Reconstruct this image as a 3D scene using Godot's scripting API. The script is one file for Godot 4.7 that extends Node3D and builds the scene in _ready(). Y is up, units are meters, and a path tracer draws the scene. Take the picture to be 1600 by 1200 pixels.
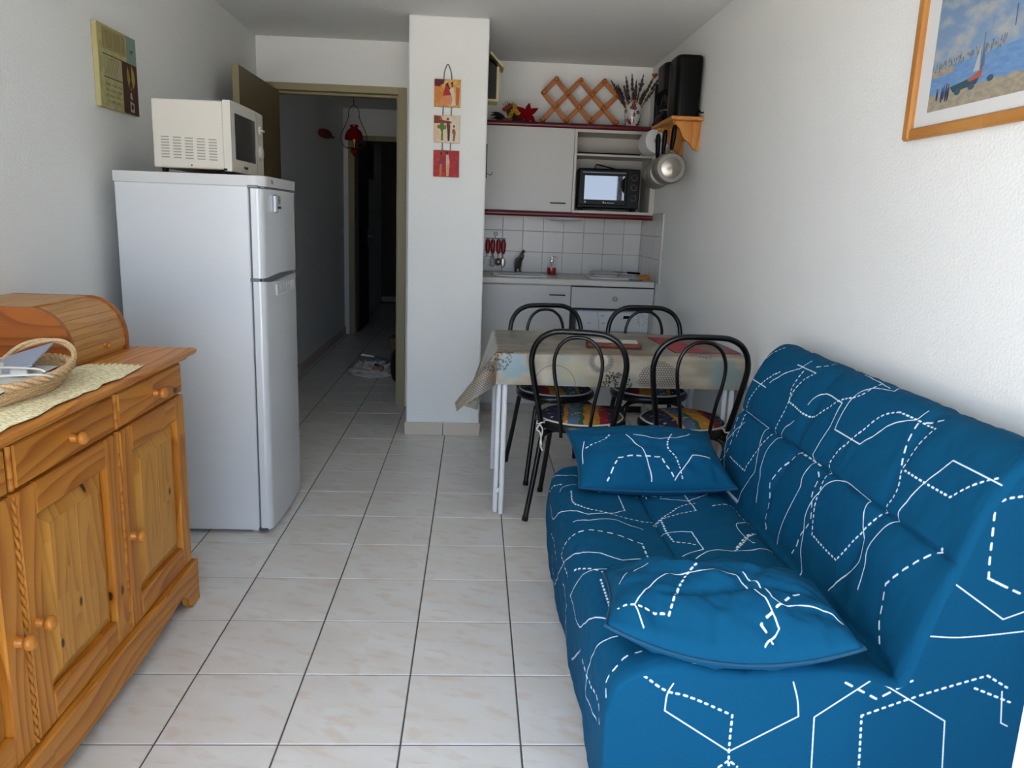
extends Node3D
# A holiday flat seen from its balcony door: sideboard and fridge on the left, blue sofa on the right, table and kitchenette behind.
# One floor tile pitch is T metres; x runs to the right, z towards the window, y up.
const T := 0.304
const XL := -0.65
const XR := 1.98
const H := 2.38
const ZDOOR := -3.56
const ZKIT := -4.0
const ZWIN := 0.70

var used := {}
var mats := {}
var rnd := RandomNumberGenerator.new()

const COVER_LINES := [
	["s",1352,-956,1350,-820],
	["d",1417,-785,1393,-823,1344,-870,1280,-905,1249,-913,1207,-896,1146,-873],
	["s",1462,-935,1412,-958,1371,-960],
	["d",1503,-897,1462,-935,1386,-992],
	["s",1384,-979,1324,-1009,1260,-985],
	["s",1226,-1017,1180,-994,1106,-1006,1030,-1054],
	["s",1205,-872,1167,-904,1114,-938,1067,-913,1021,-872],
	["D",1233,-959,1180,-932,1122,-897,1070,-904,1030,-947],
	["s",1239,-902,1236,-707,1186,-689,1143,-653,1097,-631,1036,-672,977,-692,977,-810],
	["d",1076,-857,1073,-711,1140,-684,1211,-659,1257,-635,1307,-618,1350,-619,1398,-646,1461,-647],
	["d",1350,-619,1400,-623,1466,-574],
	["s",1465,-712,1465,-576],
	["s",1370,-812,1413,-759,1454,-678,1498,-663],
	["D",1484,-603,1506,-555,1565,-558],
	["d",1348,-617,1347,-438,1384,-394,1424,-344,1457,-280,1491,-265,1519,-266],
	["s",1369,-502,1394,-494,1415,-468,1418,-333,1348,-325,1288,-342,1250,-352,1235,-336,1185,-341,1154,-323,1099,-333,1030,-350,977,-344],
	["s",1305,-533,1267,-574,1241,-591,1228,-604,1179,-613,1137,-601,1065,-571,1021,-554],
	["D",982,-435,1025,-465,1104,-505,1162,-485,1233,-438,1236,-334,1234,-290],
	["D",1219,-286,1210,-273,1169,-258,1107,-214,1084,-216,1040,-235,1012,-237,995,-243,975,-250],
	["d",1462,-85,1440,-123,1398,-159,1347,-196,1299,-232,1257,-251,1234,-242,1196,-238,1139,-215,1071,-178,1065,-32,1162,14,1204,28,1243,45],
	["s",972,-158,1014,-203,1058,-223,1101,-245,1143,-239,1204,-219,1234,-181,1237,-28,1191,-2,1132,50,1112,56,1084,45,1026,1,991,-15],
	["s",1563,-235,1514,-192,1491,-265,1460,-296,1414,-304,1346,-296,1346,-150,1382,-118,1423,-82,1464,-13,1498,-11],
	["s",1534,-385,1518,-220],
	["d",1462,-85,1464,-13,1463,64,1423,52,1374,50,1343,44,1320,60,1288,66,1243,45],
	["D",1456,1,1409,13,1377,24,1347,40],
	["D",1468,18,1496,70],
	["d",1346,59,1345,140,1346,238,1380,271,1408,300,1427,333],
	["s",1415,339,1415,185,1381,164,1336,139,1285,115,1252,101,1242,104,1211,83,1159,69,1103,84,1048,94],
	["D",1244,277,1175,224,1108,180,1040,206,987,239],
	["s",349,-978,379,-942,423,-881,468,-842],
	["D",324,-926,362,-877,407,-800],
	["s",387,-764,399,-778,453,-760],
	["d",428,-717,427,-586,499,-501,608,-453,649,-466,707,-517,757,-563,816,-592],
	["s",301,-850,290,-740,350,-648,398,-571,426,-529,455,-485,532,-493,576,-525,578,-658],
	["s",400,-478,449,-445,506,-440,551,-415,603,-384],
	["s",486,-719,519,-666],
	["s",678,-731,671,-664],
	["D",640,-678,664,-696,720,-662],
	["s",712,-648,751,-624,795,-607,865,-676,899,-728],
	["s",796,-667,797,-526],
	["d",797,-526,719,-498,677,-481,641,-433],
	["d",675,-481,670,-381,673,-316,731,-272],
	["D",859,-571,952,-638,952,-520,965,-463],
	["s",956,-506,889,-422,895,-294,904,-298],
	["D",832,-252,870,-314,940,-403],
	["s",107,-632,285,-408,363,-300,425,-227,455,-200,502,-158,577,-179,640,-195],
	["D",296,-289,279,-470,324,-444,403,-382,453,-367,505,-328,577,-278,573,-159],
	["D",348,-230,419,-125,442,-87],
	["s",448,-109,419,-125,347,-162,274,-223,277,-54,353,44,400,107,414,134],
	["d",425,-61,424,83],
	["s",419,199,382,182,329,152,266,118,193,111,237,262],
	["D",457,283,425,285,388,297,347,295,332,324],
	["D",247,45,248,131,273,251,254,300],
	["d",105,-190,243,-7],
	["s",217,-419,243,-329,224,-270,132,-321,73,-320],
	["D",227,-772,243,-675,220,-568],
	["s",174,-716,127,-752,103,-634],
	["s",672,-161,764,-231,816,-225,959,-290],
	["d",819,-225,878,-314,955,-420],
	["s",648,-184,675,-215,738,-240,740,-368,654,-386]
]
const END_LINES := [
	["d",1837,813,1807,807,1795,800],
	["D",1788,778,1792,722,1795,676,1799,641,1840,621],
	["s",1729,630,1844,552,1885,569],
	["s",1684,514,1754,511,1814,516,1892,526],
	["D",1798,641,1839,622,1878,605],
	["s",1184,404,1174,383,1171,343,1312,249,1449,331,1442,371,1429,410],
	["d",1123,421,1172,387,1208,378,1311,333,1312,249,1315,215],
	["d",1294,212,1314,228,1334,212],
	["s",1496,131,1490,210,1482,329,1596,418,1759,321,1771,209,1781,121],
	["d",1596,122,1591,210,1581,333,1698,380,1833,426,1889,393],
	["D",1538,408,1608,371,1678,414],
	["d",1811,397,1894,364],
	["s",1870,390,1880,317,1896,309]
]
const PILLOW_LINES_FAR := [
	["s",355,632,397,488,430,376,446,281,455,190,463,78,459,41],
	["D",178,45,211,136,264,269,318,281,541,289,570,161,599,66],
	["d",669,665,603,417,641,289,649,136,657,49],
	["s",607,45,752,306,876,297],
	["s",62,612,33,455,25,289],
	["d",66,508,190,554,252,641],
	["s",405,624,463,579,740,599,802,686]
]
const PILLOW_LINES_NEAR := [
	["s",153,33,111,140,165,273,252,438,322,467,471,483,558,475,616,364,653,273,694,111,632,29],
	["d",393,550,351,467,302,314,256,120,194,132,136,132,111,140,66,136,37,120],
	["s",37,450,78,558],
	["s",111,545,178,583],
	["s",591,529,645,430,669,359,682,277,719,244,781,260,855,252,922,227,963,169],
	["D",719,244,674,190,624,120,665,45],
	["D",740,285,781,347,839,384]
]

# ---------------------------------------------------------------- naming
func numbered(called: String) -> String:
	var n: int = used.get(called, 0)
	used[called] = n + 1
	return called if n == 0 else "%s_%03d" % [called, n]

func thing(called: String, label: String, category: String, at := Vector3.ZERO, turn := 0.0, group := "") -> Node3D:
	var o := Node3D.new()
	o.name = numbered(called)
	add_child(o, true)
	o.position = at
	o.rotation.y = turn
	tag(o, label, category, group)
	return o

func tag(o: Node3D, label: String, category: String, group := "") -> Node3D:
	o.set_meta("label", label)
	o.set_meta("category", category)
	if group != "":
		o.set_meta("group", group)
	return o

func obj(called: String, st, m: Material, parent: Node = null) -> MeshInstance3D:
	var o := MeshInstance3D.new()
	if st is SurfaceTool:
		st.generate_normals()
		o.mesh = st.commit()
	else:
		o.mesh = st
	o.material_override = m
	if parent == null:
		o.name = numbered(called)
		add_child(o, true)
	else:
		o.name = called
		parent.add_child(o, true)
	return o

func struct(called: String, st, m: Material, parent: Node = null, label := "") -> MeshInstance3D:
	var o := obj(called, st, m, parent)
	if parent == null:
		o.set_meta("kind", "structure")
		if label != "":
			o.set_meta("label", label)
	return o

# ---------------------------------------------------------------- mesh making
func mb() -> SurfaceTool:
	var st := SurfaceTool.new()
	st.begin(Mesh.PRIMITIVE_TRIANGLES)
	return st

func vtx(st: SurfaceTool, p: Vector3, uv: Vector2) -> void:
	st.set_uv(uv)
	st.add_vertex(p)

# corners counter-clockwise as seen from outside
func tri(st: SurfaceTool, a: Vector3, b: Vector3, c: Vector3, ua := Vector2.ZERO, ub := Vector2.ZERO, uc := Vector2.ZERO) -> void:
	vtx(st, a, ua); vtx(st, c, uc); vtx(st, b, ub)

func quad(st: SurfaceTool, a: Vector3, b: Vector3, c: Vector3, d: Vector3, ua := Vector2.ZERO, ub := Vector2.RIGHT, uc := Vector2.ONE, ud := Vector2.DOWN) -> void:
	tri(st, a, b, c, ua, ub, uc)
	tri(st, a, c, d, ua, uc, ud)

func uvof(p: Vector3, axis: int, grain: int) -> Vector2:
	var oth := []
	for k in 3:
		if k != axis:
			oth.append(k)
	if oth[0] == grain:
		return Vector2(p[oth[1]], p[oth[0]])
	return Vector2(p[oth[0]], p[oth[1]])

# chamfered box; grain = axis along which the texture's v runs
func box(st: SurfaceTool, c: Vector3, s: Vector3, bev := 0.002, grain := 1, off := Vector2.ZERO, xf := Transform3D.IDENTITY) -> void:
	st.set_smooth_group(-1)
	var h := s * 0.5
	bev = minf(bev, minf(h.x, minf(h.y, h.z)) * 0.95)
	var P := func(sg: Vector3, ax: int) -> Vector3:
		var v := Vector3()
		for k in 3:
			v[k] = sg[k] * (h[k] if k == ax else h[k] - bev)
		return v
	var face := func(pts: Array, ax: int) -> void:
		var n: Vector3 = (pts[1] - pts[0]).cross(pts[2] - pts[0])
		var mid := Vector3.ZERO
		for p in pts:
			mid += p
		if n.dot(mid) < 0:
			pts.reverse()
		var q := []
		var u := []
		for p in pts:
			q.append(xf * (p + c))
			u.append(uvof(p, ax, grain) + off)
		tri(st, q[0], q[1], q[2], u[0], u[1], u[2])
		if q.size() == 4:
			tri(st, q[0], q[2], q[3], u[0], u[2], u[3])
	for ax in 3:
		var a1 := (ax + 1) % 3
		var a2 := (ax + 2) % 3
		for sg in [-1.0, 1.0]:
			var pts := []
			for d in [[-1, -1], [1, -1], [1, 1], [-1, 1]]:
				var v := Vector3()
				v[ax] = sg
				v[a1] = d[0]
				v[a2] = d[1]
				pts.append(P.call(v, ax))
			face.call(pts, ax)
		if bev > 0.0:
			for s1 in [-1.0, 1.0]:
				for s2 in [-1.0, 1.0]:
					var va := Vector3()
					var vb := Vector3()
					va[a1] = s1; va[a2] = s2; va[ax] = -1
					vb[a1] = s1; vb[a2] = s2; vb[ax] = 1
					face.call([P.call(va, a1), P.call(vb, a1), P.call(vb, a2), P.call(va, a2)], a1)
	if bev > 0.0:
		for sx in [-1.0, 1.0]:
			for sy in [-1.0, 1.0]:
				for sz in [-1.0, 1.0]:
					var v := Vector3(sx, sy, sz)
					face.call([P.call(v, 0), P.call(v, 1), P.call(v, 2)], 0)

# box between two corners
func bx(st: SurfaceTool, a: Vector3, b: Vector3, bev := 0.002, grain := 1, off := Vector2.ZERO) -> void:
	box(st, (a + b) * 0.5, (b - a).abs(), bev, grain, off)

func boxmesh(a: Vector3, b: Vector3, bev := 0.002, grain := 1, off := Vector2.ZERO) -> SurfaceTool:
	var st := mb()
	bx(st, a, b, bev, grain, off)
	return st

# surface of revolution about y; profile of (radius, height) from the bottom outside upwards
func lathe(st: SurfaceTool, prof: Array, seg := 24, xf := Transform3D.IDENTITY, group0 := 1) -> void:
	var g := group0
	var along := 0.0
	for i in prof.size() - 1:
		var a: Vector2 = prof[i]
		var b: Vector2 = prof[i + 1]
		if i > 0:
			var pv: Vector2 = a - prof[i - 1]
			if pv.length() > 0 and (b - a).length() > 0 and absf(pv.angle_to(b - a)) > 0.7:
				g += 1
		st.set_smooth_group(g)
		var l := (b - a).length()
		for k in seg:
			var t0 := TAU * k / seg
			var t1 := TAU * (k + 1) / seg
			var p00 := xf * Vector3(a.x * cos(t0), a.y, -a.x * sin(t0))
			var p01 := xf * Vector3(a.x * cos(t1), a.y, -a.x * sin(t1))
			var p10 := xf * Vector3(b.x * cos(t0), b.y, -b.x * sin(t0))
			var p11 := xf * Vector3(b.x * cos(t1), b.y, -b.x * sin(t1))
			var u0 := Vector2(float(k) / seg, along)
			var u1 := Vector2(float(k + 1) / seg, along)
			var u2 := Vector2(float(k + 1) / seg, along + l)
			var u3 := Vector2(float(k) / seg, along + l)
			if a.x > 1e-6:
				tri(st, p00, p01, p11, u0, u1, u2)
			if b.x > 1e-6:
				tri(st, p00, p11, p10, u0, u2, u3)
		along += l

# a tube along points; r a number or an array of radii
func tube(st: SurfaceTool, pts: Array, r, seg := 10, closed := false, flat := 1.0) -> void:
	var n := pts.size()
	var rings := []
	var up := Vector3.UP
	for i in n:
		var d: Vector3
		if closed:
			d = pts[(i + 1) % n] - pts[(i - 1 + n) % n]
		else:
			d = pts[mini(i + 1, n - 1)] - pts[maxi(i - 1, 0)]
		d = d.normalized()
		if i == 0:
			up = Vector3.UP if absf(d.y) < 0.9 else Vector3.RIGHT
		up = (up - d * up.dot(d)).normalized()
		var side := d.cross(up)
		var rad: float = r[i] if r is Array else r
		var ring := []
		for k in seg:
			var t := TAU * k / seg
			ring.append(pts[i] + (side * cos(t) + up * sin(t) * flat) * rad)
		rings.append(ring)
	st.set_smooth_group(1)
	var along := 0.0
	for i in (n if closed else n - 1):
		var A: Array = rings[i]
		var B: Array = rings[(i + 1) % n]
		var l: float = (pts[(i + 1) % n] - pts[i]).length()
		for k in seg:
			var k2 := (k + 1) % seg
			var u := float(k) / seg
			var u2 := float(k + 1) / seg
			quad(st, A[k], A[k2], B[k2], B[k], Vector2(u, along), Vector2(u2, along), Vector2(u2, along + l), Vector2(u, along + l))
		along += l
	if not closed:
		st.set_smooth_group(-1)
		for k in range(1, seg - 1):
			tri(st, rings[0][0], rings[0][k + 1], rings[0][k])
			tri(st, rings[n - 1][0], rings[n - 1][k], rings[n - 1][k + 1])

# smooth curve through control points
func curve(ctrl: Array, steps := 6, closed := false) -> Array:
	var out := []
	var n := ctrl.size()
	for i in (n if closed else n - 1):
		var p0: Vector3 = ctrl[(i - 1 + n) % n] if closed else ctrl[maxi(i - 1, 0)]
		var p1: Vector3 = ctrl[i]
		var p2: Vector3 = ctrl[(i + 1) % n]
		var p3: Vector3 = ctrl[(i + 2) % n] if closed else ctrl[mini(i + 2, n - 1)]
		for k in steps:
			out.append(p1.cubic_interpolate(p2, p0, p3, float(k) / steps))
	if not closed:
		out.append(ctrl[n - 1])
	return out

# polygon (x, y) extruded along z from z0 to z1, then placed with xf
func prism(st: SurfaceTool, poly: PackedVector2Array, z0: float, z1: float, xf := Transform3D.IDENTITY, grain := 1, off := Vector2.ZERO) -> void:
	var pl := poly.duplicate()
	if Geometry2D.is_polygon_clockwise(pl):
		pl.reverse()
	# Godot calls a polygon clockwise in a y-down plane; make it counter-clockwise in x right, y up
	var area := 0.0
	for i in pl.size():
		area += pl[i].cross(pl[(i + 1) % pl.size()])
	if area < 0:
		pl.reverse()
	var idx := Geometry2D.triangulate_polygon(pl)
	st.set_smooth_group(-1)
	for i in range(0, idx.size(), 3):
		var a := pl[idx[i]]
		var b := pl[idx[i + 1]]
		var c := pl[idx[i + 2]]
		if (b - a).cross(c - a) < 0:
			var t := b
			b = c
			c = t
		var f := func(p: Vector2) -> Vector2: return (p if grain != 0 else Vector2(p.y, p.x)) + off
		tri(st, xf * Vector3(a.x, a.y, z1), xf * Vector3(b.x, b.y, z1), xf * Vector3(c.x, c.y, z1), f.call(a), f.call(b), f.call(c))
		tri(st, xf * Vector3(a.x, a.y, z0), xf * Vector3(c.x, c.y, z0), xf * Vector3(b.x, b.y, z0), f.call(a), f.call(c), f.call(b))
	var g := 2
	var along := 0.0
	for i in pl.size():
		var a := pl[i]
		var b := pl[(i + 1) % pl.size()]
		var pr := pl[(i - 1 + pl.size()) % pl.size()]
		if absf((a - pr).angle_to(b - a)) > 0.6:
			g += 1
		st.set_smooth_group(g)
		var l := (b - a).length()
		if grain == 2:
			quad(st, xf * Vector3(a.x, a.y, z1), xf * Vector3(a.x, a.y, z0), xf * Vector3(b.x, b.y, z0), xf * Vector3(b.x, b.y, z1), off + Vector2(along, z1), off + Vector2(along, z0), off + Vector2(along + l, z0), off + Vector2(along + l, z1))
		else:
			quad(st, xf * Vector3(a.x, a.y, z1), xf * Vector3(a.x, a.y, z0), xf * Vector3(b.x, b.y, z0), xf * Vector3(b.x, b.y, z1), off + Vector2(z1, along), off + Vector2(z0, along), off + Vector2(z0, along + l), off + Vector2(z1, along + l))
		along += l

# a sheet p(u, v) with u, v in 0..1
func sheet(st: SurfaceTool, nu: int, nv: int, p: Callable, group := 1) -> void:
	st.set_smooth_group(group)
	var g := []
	for i in nu + 1:
		var row := []
		for j in nv + 1:
			row.append(p.call(float(i) / nu, float(j) / nv))
		g.append(row)
	for i in nu:
		for j in nv:
			quad(st, g[i][j], g[i + 1][j], g[i + 1][j + 1], g[i][j + 1], Vector2(float(i) / nu, float(j) / nv), Vector2(float(i + 1) / nu, float(j) / nv), Vector2(float(i + 1) / nu, float(j + 1) / nv), Vector2(float(i) / nu, float(j + 1) / nv))

func text_mesh(s: String, size: float, depth := 0.0006, bold := false) -> TextMesh:
	var t := TextMesh.new()
	var f := SystemFont.new()
	f.font_names = PackedStringArray(["Droid Sans"])
	if bold:
		f.font_weight = 700
	t.font = f
	t.text = s
	t.font_size = 32
	t.pixel_size = size / 32.0
	t.depth = depth
	return t

# ---------------------------------------------------------------- materials
func mat(called: String, c: Color, rough := 0.6, metal := 0.0, spec := 0.5) -> StandardMaterial3D:
	if mats.has(called):
		return mats[called]
	var m := StandardMaterial3D.new()
	m.resource_name = called
	m.albedo_color = c
	m.roughness = rough
	m.metallic = metal
	m.metallic_specular = spec
	mats[called] = m
	return m

func noise(freq: float, sd := 1, oct := 3) -> FastNoiseLite:
	var n := FastNoiseLite.new()
	n.noise_type = FastNoiseLite.TYPE_SIMPLEX_SMOOTH
	n.frequency = freq
	n.seed = sd
	n.fractal_octaves = oct
	return n

func noise_tex(freq: float, sd := 1, size := 512, oct := 3, ramp: Gradient = null) -> NoiseTexture2D:
	var t := NoiseTexture2D.new()
	t.noise = noise(freq, sd, oct)
	t.width = size
	t.height = size
	t.seamless = true
	if ramp:
		t.color_ramp = ramp
	return t

func ramp(cols: Array, offs: Array) -> Gradient:
	var g := Gradient.new()
	g.colors = PackedColorArray(cols)
	g.offsets = PackedFloat32Array(offs)
	return g

func bumpy(m: StandardMaterial3D, tex: Texture2D, cm: float, scale := 1.0) -> StandardMaterial3D:
	m.heightmap_enabled = true
	m.heightmap_texture = tex
	m.heightmap_scale = cm
	m.uv1_triplanar = true
	m.uv1_world_triplanar = true
	m.uv1_scale = Vector3.ONE * scale
	return m

func textured(called: String, img: Image, rough := 0.6, su := 1.0, sv := 1.0) -> StandardMaterial3D:
	var m := mat(called, Color.WHITE, rough)
	m.albedo_texture = ImageTexture.create_from_image(img)
	m.uv1_scale = Vector3(su, sv, 1)
	return m

# ---------------------------------------------------------------- painting prints
func dot(img: Image, x: float, y: float, r: float, c: Color) -> void:
	var w := img.get_width()
	var h := img.get_height()
	for j in range(maxi(0, int(y - r)), mini(h, int(y + r) + 2)):
		for i in range(maxi(0, int(x - r)), mini(w, int(x + r) + 2)):
			var d := Vector2(i + 0.5 - x, j + 0.5 - y).length()
			if d < r - 0.5:
				img.set_pixel(i, j, c)
			elif d < r + 0.5:
				img.set_pixel(i, j, img.get_pixel(i, j).lerp(c, r + 0.5 - d))

# pts in pixels; on/off are dash lengths in pixels (off 0 = solid)
func stroke(img: Image, pts: Array, w: float, c: Color, on := 0.0, off := 0.0) -> void:
	var run := 0.0
	for i in pts.size() - 1:
		var a: Vector2 = pts[i]
		var b: Vector2 = pts[i + 1]
		var l := a.distance_to(b)
		var n := maxi(1, int(l / maxf(0.7, w * 0.3)))
		for k in n:
			var t := float(k) / n
			if off <= 0.0 or fmod(run + l * t, on + off) < on:
				var p := a.lerp(b, t)
				dot(img, p.x, p.y, w * 0.5, c)
		run += l

func smooth2(p: Array) -> Array:
	var out := []
	for i in p.size() - 1:
		var a: Vector2 = p[i]
		var b: Vector2 = p[i + 1]
		out.append(a)
		# only gentle bends are rounded; sharp corners of the pattern stay sharp
		var t0: Vector2 = (p[i] - p[i - 1]).normalized() if i > 0 else (b - a).normalized()
		var t1: Vector2 = (p[i + 2] - b).normalized() if i + 2 < p.size() else (b - a).normalized()
		var d := (b - a).normalized()
		if t0.dot(d) < 0.72:
			t0 = d
		if t1.dot(d) < 0.72:
			t1 = d
		var l := (b - a).length() / 3.0
		var c0 := a + (t0 + d).normalized() * l
		var c1 := b - (t1 + d).normalized() * l
		for k in range(1, 5):
			out.append(a.bezier_interpolate(c0, c1, b, k / 5.0))
	out.append(p[p.size() - 1])
	return out

func fill(img: Image, pts: Array, c: Color) -> void:
	var poly := PackedVector2Array(pts)
	var lo := poly[0]
	var hi := poly[0]
	for p in poly:
		lo = lo.min(p)
		hi = hi.max(p)
	for j in range(maxi(0, int(lo.y)), mini(img.get_height(), int(hi.y) + 1)):
		for i in range(maxi(0, int(lo.x)), mini(img.get_width(), int(hi.x) + 1)):
			if Geometry2D.is_point_in_polygon(Vector2(i + 0.5, j + 0.5), poly):
				img.set_pixel(i, j, c)

func oval(img: Image, cx: float, cy: float, rx: float, ry: float, c: Color, tilt := 0.0) -> void:
	var pts := []
	for k in 20:
		var v := Vector2(cos(TAU * k / 20) * rx, sin(TAU * k / 20) * ry).rotated(tilt)
		pts.append(Vector2(cx, cy) + v)
	fill(img, pts, c)

func blank(w: int, h: int, c: Color) -> Image:
	var img := Image.create(w, h, false, Image.FORMAT_RGB8)
	img.fill(c)
	return img

# softwood boards: grain runs along v (image y)
func wood_image(w: int, h: int, light: Color, dark: Color, sd: int, lines: float, knots: int) -> Image:
	var img := Image.create(w, h, false, Image.FORMAT_RGB8)
	var na := noise(0.9, sd, 2)
	var nb := noise(30.0, sd + 7, 2)
	var r := RandomNumberGenerator.new()
	r.seed = sd
	var ks := []
	for k in knots:
		ks.append(Vector3(r.randf_range(0.05, 0.95), r.randf_range(0.05, 0.95), r.randf_range(0.012, 0.024)))
	var knotc := dark.darkened(0.55)
	for j in h:
		var v := float(j) / h
		for i in w:
			var u := float(i) / w
			var warp := na.get_noise_2d(u * 2.6, v * 0.9) * 0.17
			var kd := 9.0
			for k: Vector3 in ks:
				var dv := Vector2((u - k.x), (v - k.y) * 1.1)
				var d := dv.length() / k.z
				if d < 6.0:
					warp += 0.05 * exp(-d * d * 0.12) * signf(dv.x + 0.0001)
					kd = minf(kd, d)
			var ring := fposmod((u + warp) * lines, 1.0)
			var t := pow(ring, 2.2) * 0.85
			if ring > 0.9:
				t *= (1.0 - ring) * 10.0
			t += nb.get_noise_2d(u * 6.0, v * 0.25) * 0.16
			t += na.get_noise_2d(u * 1.3 + 20.0, v * 0.4) * 0.3
			var c := light.lerp(dark, clampf(t, 0.0, 1.0))
			if kd < 1.0:
				c = c.lerp(knotc, clampf((1.0 - kd) * 2.5, 0.0, 0.92))
			elif kd < 1.8:
				c = c.lerp(dark, 0.5 * (1.8 - kd))
			img.set_pixel(i, j, c)
	return img

# ---------------------------------------------------------------- materials of the flat
func make_mats() -> void:
	var grainy := noise_tex(0.03, 3, 512, 3)
	bumpy(mat("wall_paint", Color(0.92, 0.92, 0.905), 0.85, 0, 0.3), grainy, 0.10, 5.0)
	bumpy(mat("ceiling_paint", Color(0.91, 0.91, 0.895), 0.9, 0, 0.2), grainy, 0.08, 5.0)
	mat("grout", Color(0.34, 0.325, 0.31), 0.9)
	mat("wall_grout", Color(0.60, 0.58, 0.54), 0.9)
	# floor tiles: pale beige with soft pinkish clouds
	var ti := Image.create(768, 768, false, Image.FORMAT_RGB8)
	var n1 := noise(0.006, 11, 4)
	var n2 := noise(0.012, 12, 4)
	for j in 768:
		for i in 768:
			var a := clampf(n1.get_noise_2d(i * 0.7 + j * 0.2, j * 1.5 - i * 0.35) * 1.1 + 0.45, 0.0, 1.0)
			var b := clampf(n2.get_noise_2d(i * 0.8 + 900, j * 1.8 - i * 0.5) * 2.6 - 0.35, 0.0, 1.0)
			var c := Color(0.855, 0.835, 0.81).lerp(Color(0.875, 0.868, 0.855), a).lerp(Color(0.81, 0.735, 0.66), b * 0.4)
			ti.set_pixel(i, j, c)
	var ft := textured("floor_tile_glaze", ti, 0.32)
	ft.metallic_specular = 0.45
	mat("wall_tile_glaze", Color(0.80, 0.79, 0.765), 0.25)
	mat("skirting_tile", Color(0.79, 0.745, 0.69), 0.4)
	textured("pine", wood_image(384, 768, Color(0.80, 0.535, 0.20), Color(0.60, 0.315, 0.07), 5, 11.0, 4), 0.38, 2.2, 1.1).metallic_specular = 0.4
	textured("pine_panel", wood_image(320, 640, Color(0.80, 0.57, 0.25), Color(0.66, 0.40, 0.12), 21, 10.0, 3), 0.38, 2.4, 1.3).metallic_specular = 0.4
	textured("pine_orange", wood_image(256, 512, Color(0.65, 0.36, 0.09), Color(0.46, 0.205, 0.03), 9, 9.0, 0), 0.45, 3.0, 1.5)
	textured("pine_tambour", wood_image(256, 512, Color(0.79, 0.58, 0.30), Color(0.66, 0.42, 0.17), 13, 4.0, 0), 0.4, 6.0, 2.0)
	textured("beech", wood_image(128, 256, Color(0.72, 0.43, 0.19), Color(0.55, 0.29, 0.10), 15, 5.0, 0), 0.4, 5.0, 2.5)
	textured("shelf_pine", wood_image(192, 384, Color(0.80, 0.54, 0.24), Color(0.62, 0.36, 0.12), 17, 5.0, 1), 0.45, 3.0, 2.0)
	mat("pine_knob", Color(0.74, 0.46, 0.15), 0.3)
	mat("fridge_white", Color(0.82, 0.83, 0.84), 0.3, 0, 0.7)
	mat("fridge_lid", Color(0.80, 0.80, 0.79), 0.4)
	mat("gap_dark", Color(0.10, 0.11, 0.12), 0.8)
	mat("micro_cream", Color(0.80, 0.78, 0.73), 0.45)
	mat("micro_slot", Color(0.58, 0.57, 0.53), 0.8)
	mat("black_glass", Color(0.012, 0.013, 0.014), 0.06)
	mat("black_plastic", Color(0.016, 0.016, 0.018), 0.4, 0, 0.28)
	mat("black_metal", Color(0.012, 0.012, 0.014), 0.28)
	mat("black_rubber", Color(0.02, 0.02, 0.02), 0.8)
	mat("laminate", Color(0.77, 0.76, 0.74), 0.4)
	mat("laminate_edge", Color(0.76, 0.735, 0.69), 0.45)
	mat("burgundy", Color(0.36, 0.03, 0.095), 0.3)
	mat("worktop", Color(0.80, 0.785, 0.75), 0.35)
	mat("enamel", Color(0.86, 0.855, 0.84), 0.15)
	mat("steel", Color(0.62, 0.60, 0.57), 0.28, 1.0)
	mat("chrome", Color(0.78, 0.78, 0.78), 0.12, 1.0)
	mat("grey_metal", Color(0.42, 0.42, 0.42), 0.35, 0.9)
	mat("brass", Color(0.80, 0.58, 0.22), 0.22, 1.0)
	mat("khaki_paint", Color(0.60, 0.56, 0.415), 0.5)
	mat("khaki_door", Color(0.42, 0.355, 0.23), 0.5)
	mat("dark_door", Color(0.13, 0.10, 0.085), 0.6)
	mat("white_tube", Color(0.86, 0.86, 0.86), 0.3)
	mat("white_pvc", Color(0.88, 0.89, 0.91), 0.3)
	mat("white_cord", Color(0.82, 0.80, 0.75), 0.8)
	mat("red_glass", Color(0.50, 0.008, 0.014), 0.12)
	mat("red_plastic", Color(0.56, 0.012, 0.03), 0.3)
	mat("red_terracotta", Color(0.42, 0.13, 0.09), 0.7)
	mat("concrete", Color(0.72, 0.71, 0.69), 0.9)
	mat("paper", Color(0.84, 0.84, 0.83), 0.8)
	mat("grey_paper", Color(0.62, 0.65, 0.72), 0.8)
	mat("bag_white", Color(0.75, 0.72, 0.68), 0.6)
	mat("bag_navy", Color(0.02, 0.024, 0.045), 0.8)
	mat("blue_plastic", Color(0.10, 0.22, 0.40), 0.4)
	mat("hook_blue", Color(0.02, 0.035, 0.085), 0.4)
	mat("yellow_sponge", Color(0.80, 0.52, 0.08), 0.9)
	mat("cream_wood", Color(0.78, 0.72, 0.52), 0.6)
	mat("slate", Color(0.045, 0.038, 0.04), 0.6)
	mat("leaf_green", Color(0.05, 0.10, 0.05), 0.7)
	mat("petal_red", Color(0.45, 0.004, 0.02), 0.7, 0, 0.2)
	mat("petal_yellow", Color(0.80, 0.60, 0.04), 0.6)
	mat("petal_orange", Color(0.62, 0.24, 0.03), 0.6)
	mat("pot_pink", Color(0.55, 0.33, 0.24), 0.8)
	mat("lavender", Color(0.27, 0.215, 0.22), 0.9)
	mat("dry_stem", Color(0.36, 0.27, 0.13), 0.9)
	mat("dry_orange", Color(0.60, 0.30, 0.12), 0.9)
	mat("rope_grey", Color(0.52, 0.52, 0.49), 0.9)
	mat("red_mat", Color(0.66, 0.10, 0.17), 0.6)
	mat("tan_leather", Color(0.42, 0.17, 0.06), 0.5)
	mat("brown_lens", Color(0.16, 0.07, 0.04), 0.15)
	mat("frame_wood", Color(0.66, 0.37, 0.13), 0.4)
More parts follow.
